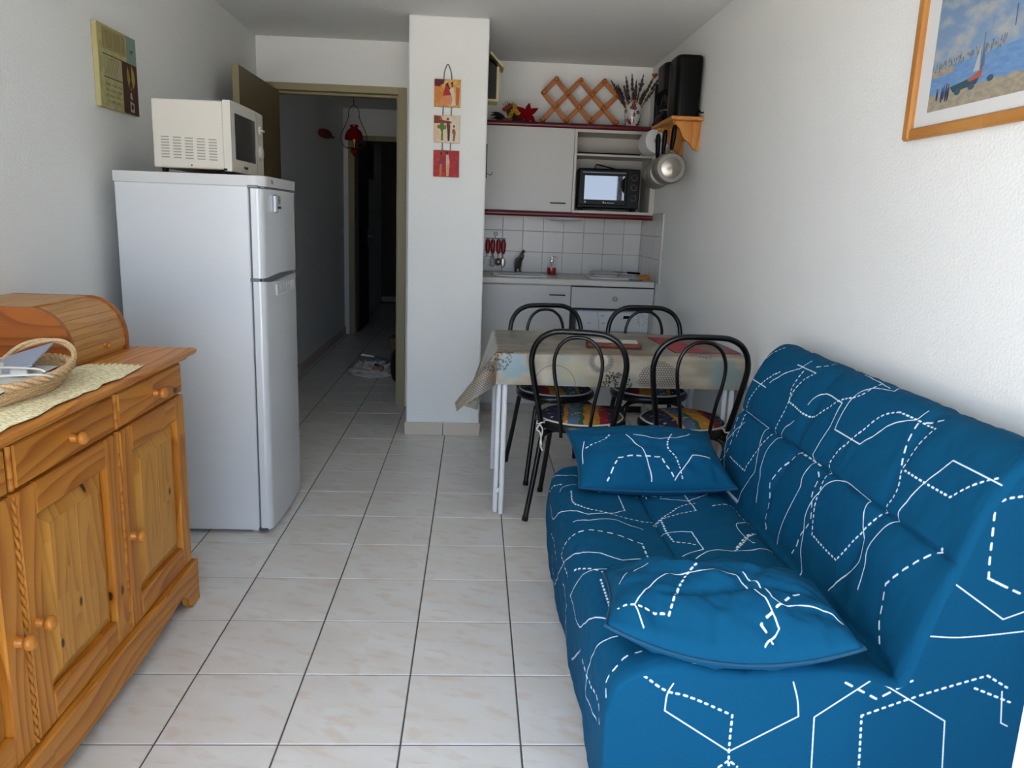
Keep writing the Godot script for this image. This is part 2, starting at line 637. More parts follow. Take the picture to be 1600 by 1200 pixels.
	mat("ink", Color(0.12, 0.12, 0.13), 0.6)
	mat("canvas_side", Color(0.70, 0.66, 0.46), 0.8)
	var wick := mat("wicker", Color(0.95, 0.82, 0.64), 0.75)
	wick.albedo_texture = noise_tex(0.04, 31, 256, 3, ramp([Color(0.75, 0.68, 0.6), Color(1, 1, 1)], [0.25, 0.75]))
	wick.uv1_scale = Vector3(3, 12, 1)
	var raf := mat("raffia", Color(0.98, 0.945, 0.80), 0.9)
	raf.albedo_texture = noise_tex(0.05, 33, 256, 3, ramp([Color(0.84, 0.80, 0.70), Color(1, 1, 1)], [0.2, 0.6]))
	raf.uv1_scale = Vector3(8, 2, 1)
	var clear := mat("clear_glass", Color(0.95, 0.95, 0.95, 0.12), 0.03)
	clear.transparency = BaseMaterial3D.TRANSPARENCY_ALPHA
	var soap := mat("red_soap", Color(0.62, 0.015, 0.06), 0.1)
	soap.clearcoat_enabled = true

# ---------------------------------------------------------------- room shell
func tile_mesh(w: float, d: float, h: float, off: Vector2, uvs := 1.0) -> ArrayMesh:
	# a slab lying in xz, top at y = 0, chamfered rim, its print at off
	var st := mb()
	var b := 0.0016
	st.set_smooth_group(-1)
	var hw := w * 0.5
	var hd := d * 0.5
	var f := func(x: float, y: float, z: float) -> Array: return [Vector3(x, y, z), off + Vector2(x, z) * uvs]
	var rims := []
	for r in [[hw - b, hd - b, 0.0], [hw, hd, -b], [hw, hd, -h]]:
		rims.append([f.call(-r[0], r[2], r[1]), f.call(r[0], r[2], r[1]), f.call(r[0], r[2], -r[1]), f.call(-r[0], r[2], -r[1])])
	var t: Array = rims[0]
	quad(st, t[0][0], t[1][0], t[2][0], t[3][0], t[0][1], t[1][1], t[2][1], t[3][1])
	for k in 2:
		for i in 4:
			var a: Array = rims[k + 1][i]
			var c: Array = rims[k + 1][(i + 1) % 4]
			var e: Array = rims[k][(i + 1) % 4]
			var g: Array = rims[k][i]
			quad(st, a[0], c[0], e[0], g[0], a[1], c[1], e[1], g[1])
	st.generate_normals()
	return st.commit()

func lay(parent: Node, mesh: Mesh, m: Material, at: Vector3, basis := Basis.IDENTITY, called := "tile") -> void:
	var o := MeshInstance3D.new()
	o.name = called
	o.mesh = mesh
	o.material_override = m
	o.transform = Transform3D(basis, at)
	parent.add_child(o, true)

func floor_tiles() -> void:
	var fl := struct("floor", boxmesh(Vector3(XL - 0.1, -0.12, -10.6), Vector3(XR + 0.1, -0.0025, ZWIN), 0), mats.grout)
	var vary := []
	for k in 14:
		vary.append(Vector2(rnd.randf(), rnd.randf()))
	var full := []
	for k in 14:
		full.append(tile_mesh(T - 0.0045, T - 0.0045, 0.006, vary[k], 0.9))
	var parts := {}
	# x from the left wall to the right wall; the room, then the hall beyond the door
	for j in range(-34, 3):
		for i in range(-3, 7):
			var x0 := i * T
			var x1 := x0 + T
			var z0 := j * T
			var z1 := z0 + T
			var lim_l := XL
			var lim_r := XR if z0 > ZDOOR - 0.3 else 0.37
			x0 = maxf(x0, lim_l)
			x1 = minf(x1, lim_r)
			if z1 > ZWIN:
				z1 = ZWIN
			if j < -13 and x0 > 0.3:
				continue
			if z0 < -10.25 or x1 - x0 < 0.012 or z1 - z0 < 0.012:
				continue
			# nothing of the floor shows behind the column, under the kitchen units or right behind the sofa's end
			if x0 > 0.36 and x1 < 0.83 and z1 < -3.0:
				continue
			if z1 < -3.75 and x0 > 0.5:
				continue
			var k := (i * 7 + j * 5 + 100 * 14) % 14
			if x1 - x0 > T - 0.001 and z1 - z0 > T - 0.001:
				lay(fl, full[k], mats.floor_tile_glaze, Vector3((x0 + x1) / 2, 0, (z0 + z1) / 2))
			else:
				var key := "%d %d %d" % [int((x1 - x0) * 1000), int((z1 - z0) * 1000), k % 3]
				if not parts.has(key):
					parts[key] = tile_mesh(x1 - x0 - 0.0045, z1 - z0 - 0.0045, 0.006, vary[k], 0.9)
				lay(fl, parts[key], mats.floor_tile_glaze, Vector3((x0 + x1) / 2, 0, (z0 + z1) / 2))

func skirting(called: String, a: Vector3, b: Vector3, out: Vector3, start := 0.0) -> void:
	# tiles 8 cm high along the wall from a to b, standing proud of it towards out
	var l := a.distance_to(b)
	var d := (b - a) / l
	var hold: Node3D = null
	var x := start - T if start > 0 else 0.0
	var base := mb()
	var p0 := a
	var p1 := b + out * 0.004 + Vector3(0, 0.078, 0)
	bx(base, p0.min(p1), p0.max(p1), 0)
	hold = struct(called, base, mats.grout)
	while x < l - 0.01:
		var s0 := maxf(x, 0.0) + 0.0015
		var s1 := minf(x + T, l) - 0.0015
		if s1 - s0 > 0.01:
			var st := mb()
			var q0 := a + d * s0 + out * 0.001
			var q1 := a + d * s1 + out * 0.011 + Vector3(0, 0.08, 0)
			bx(st, q0.min(q1), q0.max(q1), 0.0015)
			obj("tile", st, mats.skirting_tile, hold)
		x += T

func shell() -> void:
	var W: Material = mats.wall_paint
	floor_tiles()
	struct("ceiling", boxmesh(Vector3(XL - 0.1, H, -10.6), Vector3(XR + 0.1, H + 0.15, ZWIN + 0.12), 0), mats.ceiling_paint)
	struct("wall_left", boxmesh(Vector3(XL - 0.1, -0.12, -10.6), Vector3(XL, H, ZWIN + 0.12), 0), W)
	struct("wall_right", boxmesh(Vector3(XR, -0.12, -4.15), Vector3(XR + 0.1, H, ZWIN + 0.12), 0), W)
	struct("wall_kitchen", boxmesh(Vector3(0.37, -0.12, -4.15), Vector3(XR + 0.1, H, ZKIT), 0), W)
	struct("column", boxmesh(Vector3(0.371, 0, ZKIT), Vector3(0.813, H, -2.852), 0.006), W)
	# wall with the doorway to the hall
	var st := mb()
	bx(st, Vector3(0.30, 0, ZDOOR - 0.10), Vector3(0.371, H, ZDOOR), 0)
	bx(st, Vector3(XL, 0, ZDOOR - 0.10), Vector3(-0.595, H, ZDOOR), 0)
	bx(st, Vector3(-0.595, 2.105, ZDOOR - 0.10), Vector3(0.30, H, ZDOOR), 0)
	struct("wall_door", st, W)
	# the hall
	struct("wall_hall", boxmesh(Vector3(0.371, -0.12, -10.6), Vector3(0.47, H, ZKIT), 0), W)
	st = mb()
	bx(st, Vector3(0.29, 0, -6.95), Vector3(0.371, H, -6.85), 0)
	bx(st, Vector3(XL, 0, -6.95), Vector3(-0.60, H, -6.85), 0)
	bx(st, Vector3(-0.60, 2.11, -6.95), Vector3(0.29, H, -6.85), 0)
	struct("wall_hall_end", st, W)
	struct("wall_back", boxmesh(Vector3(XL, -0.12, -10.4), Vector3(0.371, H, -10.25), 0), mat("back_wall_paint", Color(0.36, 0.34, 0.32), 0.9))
	# front wall over and beside the balcony opening
	st = mb()
	bx(st, Vector3(XL, 2.08, ZWIN), Vector3(XR, H, ZWIN + 0.12), 0)
	bx(st, Vector3(XL, 0, ZWIN), Vector3(-0.64, 2.08, ZWIN + 0.12), 0)
	struct("wall_front", st, W)
	# white sliding-door frame; one glazed leaf stands slid to the right, and its stile shows
	st = mb()
	bx(st, Vector3(1.935, 0, ZWIN + 0.01), Vector3(XR, 2.08, ZWIN + 0.11), 0.004)
	bx(st, Vector3(-0.64, 0, ZWIN + 0.01), Vector3(-0.60, 2.08, ZWIN + 0.11), 0.004)
	bx(st, Vector3(-0.60, 2.02, ZWIN + 0.01), Vector3(1.935, 2.08, ZWIN + 0.11), 0.004)
	var win := struct("window_1", st, mats.white_pvc)
	obj("threshold", boxmesh(Vector3(-0.60, -0.02, ZWIN + 0.005), Vector3(1.935, 0.012, ZWIN + 0.12), 0.003), mats.white_pvc, win)
	st = mb()
	bx(st, Vector3(1.608, 0.014, ZWIN + 0.02), Vector3(1.672, 2.018, ZWIN + 0.055), 0.004)
	bx(st, Vector3(1.874, 0.014, ZWIN + 0.02), Vector3(1.934, 2.018, ZWIN + 0.055), 0.004)
	bx(st, Vector3(1.672, 0.014, ZWIN + 0.02), Vector3(1.874, 0.085, ZWIN + 0.055), 0.004)
	bx(st, Vector3(1.672, 1.955, ZWIN + 0.02), Vector3(1.874, 2.018, ZWIN + 0.055), 0.004)
	bx(st, Vector3(1.616, 0.02, ZWIN + 0.055), Vector3(1.640, 2.01, ZWIN + 0.066), 0.003)
	obj("sash", st, mats.white_pvc, win)
	obj("pane", boxmesh(Vector3(1.668, 0.08, ZWIN + 0.034), Vector3(1.878, 1.96, ZWIN + 0.040), 0), mats.clear_glass, win)
	# the balcony outside
	struct("balcony_floor", boxmesh(Vector3(XL - 1.6, -0.2, ZWIN + 0.12), Vector3(XR + 0.2, -0.02, 2.4), 0), mats.concrete)
	struct("balcony_wall", boxmesh(Vector3(XR + 0.1, -0.2, ZWIN + 0.12), Vector3(XR + 0.2, 2.5, 3.6), 0), mat("partition", Color(0.40, 0.39, 0.37), 0.9))
	struct("balcony_ceiling", boxmesh(Vector3(XL - 1.6, H + 0.02, ZWIN + 0.12), Vector3(XR + 0.2, H + 0.2, 3.2), 0), mats.ceiling_paint)
	struct("outside_ground", boxmesh(Vector3(-60, -3.3, -20), Vector3(60, -3.1, 80), 0), mats.concrete)
	# skirtings
	skirting("baseboard_column", Vector3(0.362, 0, -2.852), Vector3(0.822, 0, -2.852), Vector3(0, 0, 1), 0.233)
	skirting("baseboard_column_side", Vector3(0.371, 0, -3.55), Vector3(0.371, 0, -2.853), Vector3(-1, 0, 0))
	skirting("baseboard_column_kitchen", Vector3(0.813, 0, -3.45), Vector3(0.813, 0, -2.853), Vector3(1, 0, 0))
	skirting("baseboard_left", Vector3(XL, 0, -6.85), Vector3(XL, 0, -3.66), Vector3(1, 0, 0))
	skirting("baseboard_right", Vector3(XR, 0, -3.40), Vector3(XR, 0, 0.69), Vector3(-1, 0, 0))
	skirting("baseboard_door", Vector3(0.312, 0, ZDOOR), Vector3(0.360, 0, ZDOOR), Vector3(0, 0, 1))
	skirting("baseboard_back", Vector3(XL, 0, -10.25), Vector3(0.37, 0, -10.25), Vector3(0, 0, 1))

func doors() -> void:
	# frame of the doorway, painted khaki like its door
	var st := mb()
	var K: Material = mats.khaki_paint
	bx(st, Vector3(0.247, 0, ZDOOR - 0.11), Vector3(0.300, 2.105, ZDOOR + 0.012), 0.002)
	bx(st, Vector3(-0.595, 0, ZDOOR - 0.11), Vector3(-0.547, 2.105, ZDOOR + 0.012), 0.002)
	bx(st, Vector3(-0.547, 2.062, ZDOOR - 0.11), Vector3(0.247, 2.105, ZDOOR + 0.012), 0.002)
	bx(st, Vector3(0.232, 0, ZDOOR - 0.11), Vector3(0.247, 2.062, ZDOOR - 0.045), 0.002)
	bx(st, Vector3(-0.547, 2.046, ZDOOR - 0.11), Vector3(0.232, 2.062, ZDOOR - 0.045), 0.002)
	var fr := struct("trim_1", st, K)
	st = mb()
	bx(st, Vector3(0.244, 1.02, ZDOOR - 0.02), Vector3(0.2475, 1.14, ZDOOR + 0.004), 0.001)
	obj("strike_plate", st, mats.grey_metal, fr)
	# its leaf, standing open into the room
	var leaf := struct("door_1", boxmesh(Vector3(-0.541, 0.012, -3.535), Vector3(-0.505, 2.052, -2.675), 0.002), mats.khaki_door)
	obj("edge", boxmesh(Vector3(-0.540, 0.013, -2.6755), Vector3(-0.506, 2.051, -2.6735), 0.0005), mats.khaki_paint, leaf)
	st = mb()
	for y in [0.25, 1.05, 1.85]:
		tube(st, [Vector3(-0.545, y - 0.04, -3.54), Vector3(-0.545, y + 0.04, -3.54)], 0.007, 8)
	obj("hinges", st, mats.grey_metal, leaf)
	st = mb()
	tube(st, [Vector3(-0.505, 1.03, -2.73), Vector3(-0.465, 1.03, -2.73), Vector3(-0.46, 1.03, -2.75), Vector3(-0.46, 1.03, -2.84)], 0.008, 8)
	obj("handle", st, mats.chrome, leaf)
	# the doorway at the end of the hall
	st = mb()
	bx(st, Vector3(-0.60, 0, -6.96), Vector3(-0.535, 2.11, -6.838), 0.002)
	bx(st, Vector3(0.24, 0, -6.96), Vector3(0.29, 2.11, -6.838), 0.002)
	bx(st, Vector3(-0.535, 2.06, -6.96), Vector3(0.24, 2.11, -6.838), 0.002)
	struct("trim_2", st, K)
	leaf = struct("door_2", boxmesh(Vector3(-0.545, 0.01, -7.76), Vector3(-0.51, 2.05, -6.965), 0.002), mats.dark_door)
	st = mb()
	bx(st, Vector3(-0.51, 0.92, -7.72), Vector3(-0.504, 1.14, -7.68), 0.002)
	tube(st, [Vector3(-0.504, 1.05, -7.70), Vector3(-0.46, 1.05, -7.70), Vector3(-0.455, 1.05, -7.685), Vector3(-0.455, 1.05, -7.59)], 0.008, 8)
	obj("handle", st, mats.white_tube, leaf)
	var fm := thing("wall_mirror", "narrow black framed mirror on the dark wall beyond the far hall doorway", "mirror", Vector3(XL, 1.78, -8.85))
	st = mb()
	for z in [-0.28, 0.28]:
		bx(st, Vector3(0, -0.02, z - 0.025), Vector3(0.02, 0.42, z + 0.025), 0.002)
	bx(st, Vector3(0, -0.02, -0.255), Vector3(0.02, 0.02, 0.255), 0.002)
	bx(st, Vector3(0, 0.38, -0.255), Vector3(0.02, 0.42, 0.255), 0.002)
	obj("frame", st, mats.black_plastic, fm)
	obj("pane", boxmesh(Vector3(0.0, 0.02, -0.255), Vector3(0.008, 0.38, 0.255), 0), mats.slate, fm)

func wall_tiles() -> void:
	# splashback: whole tiles 14.5 cm square with recessed joints
	var full := tile_mesh(0.1455, 0.1465, 0.006, Vector2.ZERO)
	var back := struct("backsplash_back", boxmesh(Vector3(0.813, 0.925, ZKIT), Vector3(XR, 1.372, ZKIT + 0.0045), 0), mats.wall_grout)
	var up := Basis(Vector3.RIGHT, PI / 2)
	for j in 3:
		for i in range(-1, 8):
			var x0 := maxf(0.960 + i * 0.1478, 0.814)
			var x1 := minf(0.960 + (i + 1) * 0.1478, XR - 0.007)
			if x1 - x0 < 0.01:
				continue
			var m := full if x1 - x0 > 0.147 else tile_mesh(x1 - x0 - 0.0023, 0.1465, 0.006, Vector2.ZERO)
			lay(back, m, mats.wall_tile_glaze, Vector3((x0 + x1) / 2, 1.003 + j * 0.1488, ZKIT + 0.0065), up)
	var side := struct("backsplash_side", boxmesh(Vector3(XR - 0.0045, 0.925, ZKIT + 0.005), Vector3(XR, 1.372, -3.345), 0), mats.wall_grout)
	var turn := Basis(Vector3.UP, -PI / 2) * up
	for j in 3:
		for i in 5:
			var z0 := ZKIT + 0.007 + i * 0.1478
			var z1 := minf(z0 + 0.1478, -3.345)
			if z1 - z0 < 0.01:
				continue
			var m := full if z1 - z0 > 0.147 else tile_mesh(z1 - z0 - 0.0023, 0.1465, 0.006, Vector2.ZERO)
			lay(side, m, mats.wall_tile_glaze, Vector3(XR - 0.0065, 1.003 + j * 0.1488, (z0 + z1) / 2), turn)
	struct("trim_3", boxmesh(Vector3(XR - 0.009, 0.925, -3.345), Vector3(XR, 1.376, -3.335), 0.001), mats.laminate)

# ---------------------------------------------------------------- sideboard and what stands on it
func knob(st: SurfaceTool, at: Vector3, dir: Vector3, r := 0.017) -> void:
	var b := Basis(Quaternion(Vector3.UP, dir))
	lathe(st, [Vector2(r * 0.72, 0), Vector2(r * 0.66, r * 0.3), Vector2(r * 0.5, r * 0.75), Vector2(r * 0.62, r * 1.05), Vector2(r * 0.98, r * 1.35), Vector2(r, r * 1.65), Vector2(r * 0.8, r * 2.0), Vector2(r * 0.4, r * 2.2), Vector2(0, r * 2.25)], 16, Transform3D(b, at))

func off() -> Vector2:
	return Vector2(rnd.randf(), rnd.randf())

func sideboard() -> void:
	var t := thing("sideboard", "long pine sideboard with three drawers over three panelled doors, turned knobs and a scalloped plinth", "sideboard", Vector3(XL + 0.005, 0, -0.745))
	# local x out of the wall (front at .48), local z towards the window, 1.41 long
	var P: Material = mats.pine
	var st := mb()
	bx(st, Vector3(0, 0.03, 0), Vector3(0.468, 0.835, 1.41), 0.003)
	obj("carcass", st, P, t)
	# top: boards with an ogee edge along front and ends
	st = mb()
	var og := PackedVector2Array([Vector2(0, 0.829), Vector2(0.492, 0.829), Vector2(0.494, 0.836), Vector2(0.502, 0.840), Vector2(0.512, 0.843), Vector2(0.522, 0.850), Vector2(0.526, 0.856), Vector2(0.524, 0.862), Vector2(0.518, 0.865), Vector2(0, 0.865)])
	prism(st, og, -0.022, 1.432, Transform3D.IDENTITY, 2, Vector2(0.3, 0.2))
	obj("top", st, P, t)
	st = mb()
	bx(st, Vector3(0, 0.792, -0.006), Vector3(0.474, 0.829, 1.416), 0.004, 2, Vector2(0.1, 0.7))
	obj("frieze", st, P, t)
	for k in 3:
		var z0 := 0.003 + 0.47 * k
		# drawer
		st = mb()
		bx(st, Vector3(0.462, 0.728, z0 + 0.012), Vector3(0.486, 0.822, z0 + 0.452), 0.004, 2, Vector2(0.21 * k, 0.35 * k))
		var d := obj("drawer", st, P, t)
		st = mb()
		knob(st, Vector3(0.486, 0.772, z0 + (0.22 if k == 0 else 0.225)), Vector3.RIGHT, 0.0165)
		obj("knob", st, mats.pine_knob, d)
		# half-round stile beside it
		st = mb()
		if k < 2:
			var hr := PackedVector2Array()
			for a in 9:
				hr.append(Vector2(0.478 + 0.008 * sin(PI * a / 8.0), 0.007 * cos(PI * a / 8.0)))
			prism(st, hr, 0.728, 0.822, Transform3D(Basis(Vector3.RIGHT, -PI / 2), Vector3(0, 0, z0 + 0.4625)))
			obj("bead", st, P, t)
		# door: frame, raised field of boards, knob
		var zd0 := z0 + 0.006
		var zd1 := z0 + 0.458
		st = mb()
		bx(st, Vector3(0.462, 0.150, zd0), Vector3(0.487, 0.720, zd0 + 0.068), 0.004, 1, off())
		bx(st, Vector3(0.462, 0.150, zd1 - 0.068), Vector3(0.487, 0.720, zd1), 0.004, 1, off())
		bx(st, Vector3(0.462, 0.150, zd0 + 0.068), Vector3(0.487, 0.222, zd1 - 0.068), 0.004, 2, off())
		bx(st, Vector3(0.462, 0.648, zd0 + 0.068), Vector3(0.487, 0.720, zd1 - 0.068), 0.004, 2, off())
		var door := obj("door", st, P, t)
		# sloping margin round the field
		st = mb()
		st.set_smooth_group(-1)
		var o0 := [Vector3(0.468, 0.222, zd1 - 0.068), Vector3(0.468, 0.222, zd0 + 0.068), Vector3(0.468, 0.648, zd0 + 0.068), Vector3(0.468, 0.648, zd1 - 0.068)]
		var i0 := [Vector3(0.4845, 0.260, zd1 - 0.112), Vector3(0.4845, 0.260, zd0 + 0.112), Vector3(0.4845, 0.610, zd0 + 0.112), Vector3(0.4845, 0.610, zd1 - 0.112)]
		for e in 4:
			var n := (e + 1) % 4
			var fu := func(p: Vector3) -> Vector2: return Vector2(p.z, p.y) + Vector2(0.13 * k, 0.2 * k)
			quad(st, o0[e], o0[n], i0[n], i0[e], fu.call(o0[e]), fu.call(o0[n]), fu.call(i0[n]), fu.call(i0[e]))
		obj("field_margin", st, mats.pine_panel, door)
		var zz := zd0 + 0.112
		var nb := 4
		var wb := (zd1 - 0.112 - zz) / nb
		for b in nb:
			st = mb()
			bx(st, Vector3(0.470, 0.2602, zz + wb * b + 0.0002), Vector3(0.4850 + 0.0003 * (b % 2), 0.6098, zz + wb * (b + 1) - 0.0002), 0.0008, 1, off())
			obj("plank", st, mats.pine_panel, door)
		st = mb()
		knob(st, Vector3(0.487, 0.415, (zd1 - 0.030) if k < 2 else (zd0 + 0.030)), Vector3.RIGHT, 0.0175)
		obj("knob", st, mats.pine_knob, door)
	# twisted moulding between the second and third doors, plain bead between the first two
	st = mb()
	for s in 2:
		var pts := []
		for q in 61:
			var y := 0.152 + 0.566 * q / 60.0
			var a := q / 60.0 * TAU * 11.0 + PI * s
			pts.append(Vector3(0.480 + 0.0045 * cos(a), y, 0.9385 + 0.0045 * sin(a)))
		tube(st, pts, 0.0052, 7)
	obj("twisted_moulding", st, P, t)
	st = mb()
	var hr2 := PackedVector2Array()
	for a in 9:
		hr2.append(Vector2(0.476 + 0.011 * sin(PI * a / 8.0), 0.0085 * cos(PI * a / 8.0)))
	prism(st, hr2, 0.150, 0.722, Transform3D(Basis(Vector3.RIGHT, -PI / 2), Vector3(0, 0, 0.4685)))
	obj("moulding", st, P, t)
	# plinth with bracket feet
	st = mb()
	var pl := PackedVector2Array([Vector2(-0.008, 0.003), Vector2(0.062, 0.003)])
	for a in 7:
		pl.append(Vector2(0.062 + 0.028 * sin(PI / 2 * a / 6.0) - 0.0, 0.012 + 0.034 * (1 - cos(PI / 2 * a / 6.0))))
	for a in 7:
		pl.append(Vector2(0.092 + 0.05 * a / 6.0, 0.046 + 0.030 * sin(PI * 0.5 * a / 6.0)))
	for v in [Vector2(0.24, 0.066), Vector2(0.36, 0.054), Vector2(0.50, 0.046), Vector2(0.91, 0.046), Vector2(1.05, 0.054), Vector2(1.17, 0.066), Vector2(1.28, 0.076), Vector2(1.318, 0.06), Vector2(1.32, 0.046), Vector2(1.348, 0.012), Vector2(1.348, 0.003), Vector2(1.418, 0.003), Vector2(1.418, 0.138), Vector2(-0.008, 0.138)]:
		pl.append(v)
	# drawn in (z, y), extruded along x
	var xf := Transform3D(Basis(Vector3(0, 0, 1), Vector3(0, 1, 0), Vector3(-1, 0, 0)), Vector3.ZERO)
	prism(st, pl, -0.500, -0.478, xf, 0)
	bx(st, Vector3(0.01, 0.003, -0.008), Vector3(0.478, 0.138, 0.012), 0.003, 0)
	bx(st, Vector3(0.01, 0.003, 1.398), Vector3(0.478, 0.138, 1.418), 0.003, 0)
	obj("plinth", st, P, t)
	st = mb()
	bx(st, Vector3(0.30, 0.138, -0.010), Vector3(0.503, 0.147, 1.42), 0.004, 2)
	obj("plinth_moulding", st, P, t)

func bread_box() -> void:
	var t := thing("bread_box", "roll-top pine bread box standing at the far end of the sideboard", "bread box", Vector3(XL + 0.006, 0.866, -0.72))
	# profile in (x, y): back, top, quarter round front
	var d := 0.335
	var h := 0.163
	var prof := PackedVector2Array([Vector2(0, 0), Vector2(0, h)])
	var arc := []
	for k in 15:
		var a := PI / 2 * k / 14.0
		arc.append(Vector2(d - 0.105 + 0.105 * sin(a), h - 0.125 + 0.125 * cos(a)))
	for v in arc:
		prof.append(v)
	prof.append(Vector2(d, 0))
	var st := mb()
	prism(st, prof, 0.0, 0.016, Transform3D.IDENTITY, 0)
	obj("end_panel", st, mats.pine_orange, t)
	st = mb()
	prism(st, prof, 0.326, 0.342, Transform3D.IDENTITY, 0, Vector2(0.4, 0.3))
	obj("end_panel", st, mats.pine_orange, t)
	st = mb()
	bx(st, Vector3(0.0, h - 0.012, 0.016), Vector3(d - 0.11, h, 0.326), 0.001, 2)
	obj("top_board", st, mats.pine_tambour, t)
	st = mb()
	bx(st, Vector3(0.0, 0.001, 0.016), Vector3(d - 0.012, 0.012, 0.326), 0.001, 2)
	bx(st, Vector3(0.0, 0.012, 0.016), Vector3(0.008, h - 0.012, 0.326), 0.001, 2)
	obj("inner_box", st, mats.pine_tambour, t)
	# tambour: slats following the curve just inside the cheeks' rim
	var path := [Vector2(d - 0.112, h - 0.006)]
	for k in 33:
		var a := PI / 2 * k / 32.0
		path.append(Vector2(d - 0.105 + 0.099 * sin(a), h - 0.125 + 0.119 * cos(a)))
	path.append(Vector2(d - 0.006, 0.012))
	var tot := 0.0
	var cum := [0.0]
	for k in path.size() - 1:
		tot += path[k].distance_to(path[k + 1])
		cum.append(tot)
	var at := func(s: float) -> Vector2:
		for k in path.size() - 1:
			if s <= cum[k + 1]:
				return path[k].lerp(path[k + 1], (s - cum[k]) / (cum[k + 1] - cum[k]))
		return path[path.size() - 1]
	var ns := 7
	for k in ns:
		var a: Vector2 = at.call(tot * k / ns + 0.0006)
		var b: Vector2 = at.call(tot * (k + 1) / ns - 0.0006)
		var dir := (b - a).normalized()
		var out := Vector2(-dir.y, dir.x)
		if out.dot(Vector2(0.6, 0.6)) < 0:
			out = -out
		st = mb()
		var m := (a + b) * 0.5 + out * 0.0012
		var q := PackedVector2Array([a - out * 0.008, a, m, b, b - out * 0.008])
		prism(st, q, 0.0165, 0.3255, Transform3D.IDENTITY, 2, off())
		obj("slat", st, mats.pine_tambour, t)
	st = mb()
	knob(st, Vector3(d - 0.006, 0.034, 0.15), Vector3.RIGHT, 0.0095)
	obj("knob", st, mats.pine_knob, t)

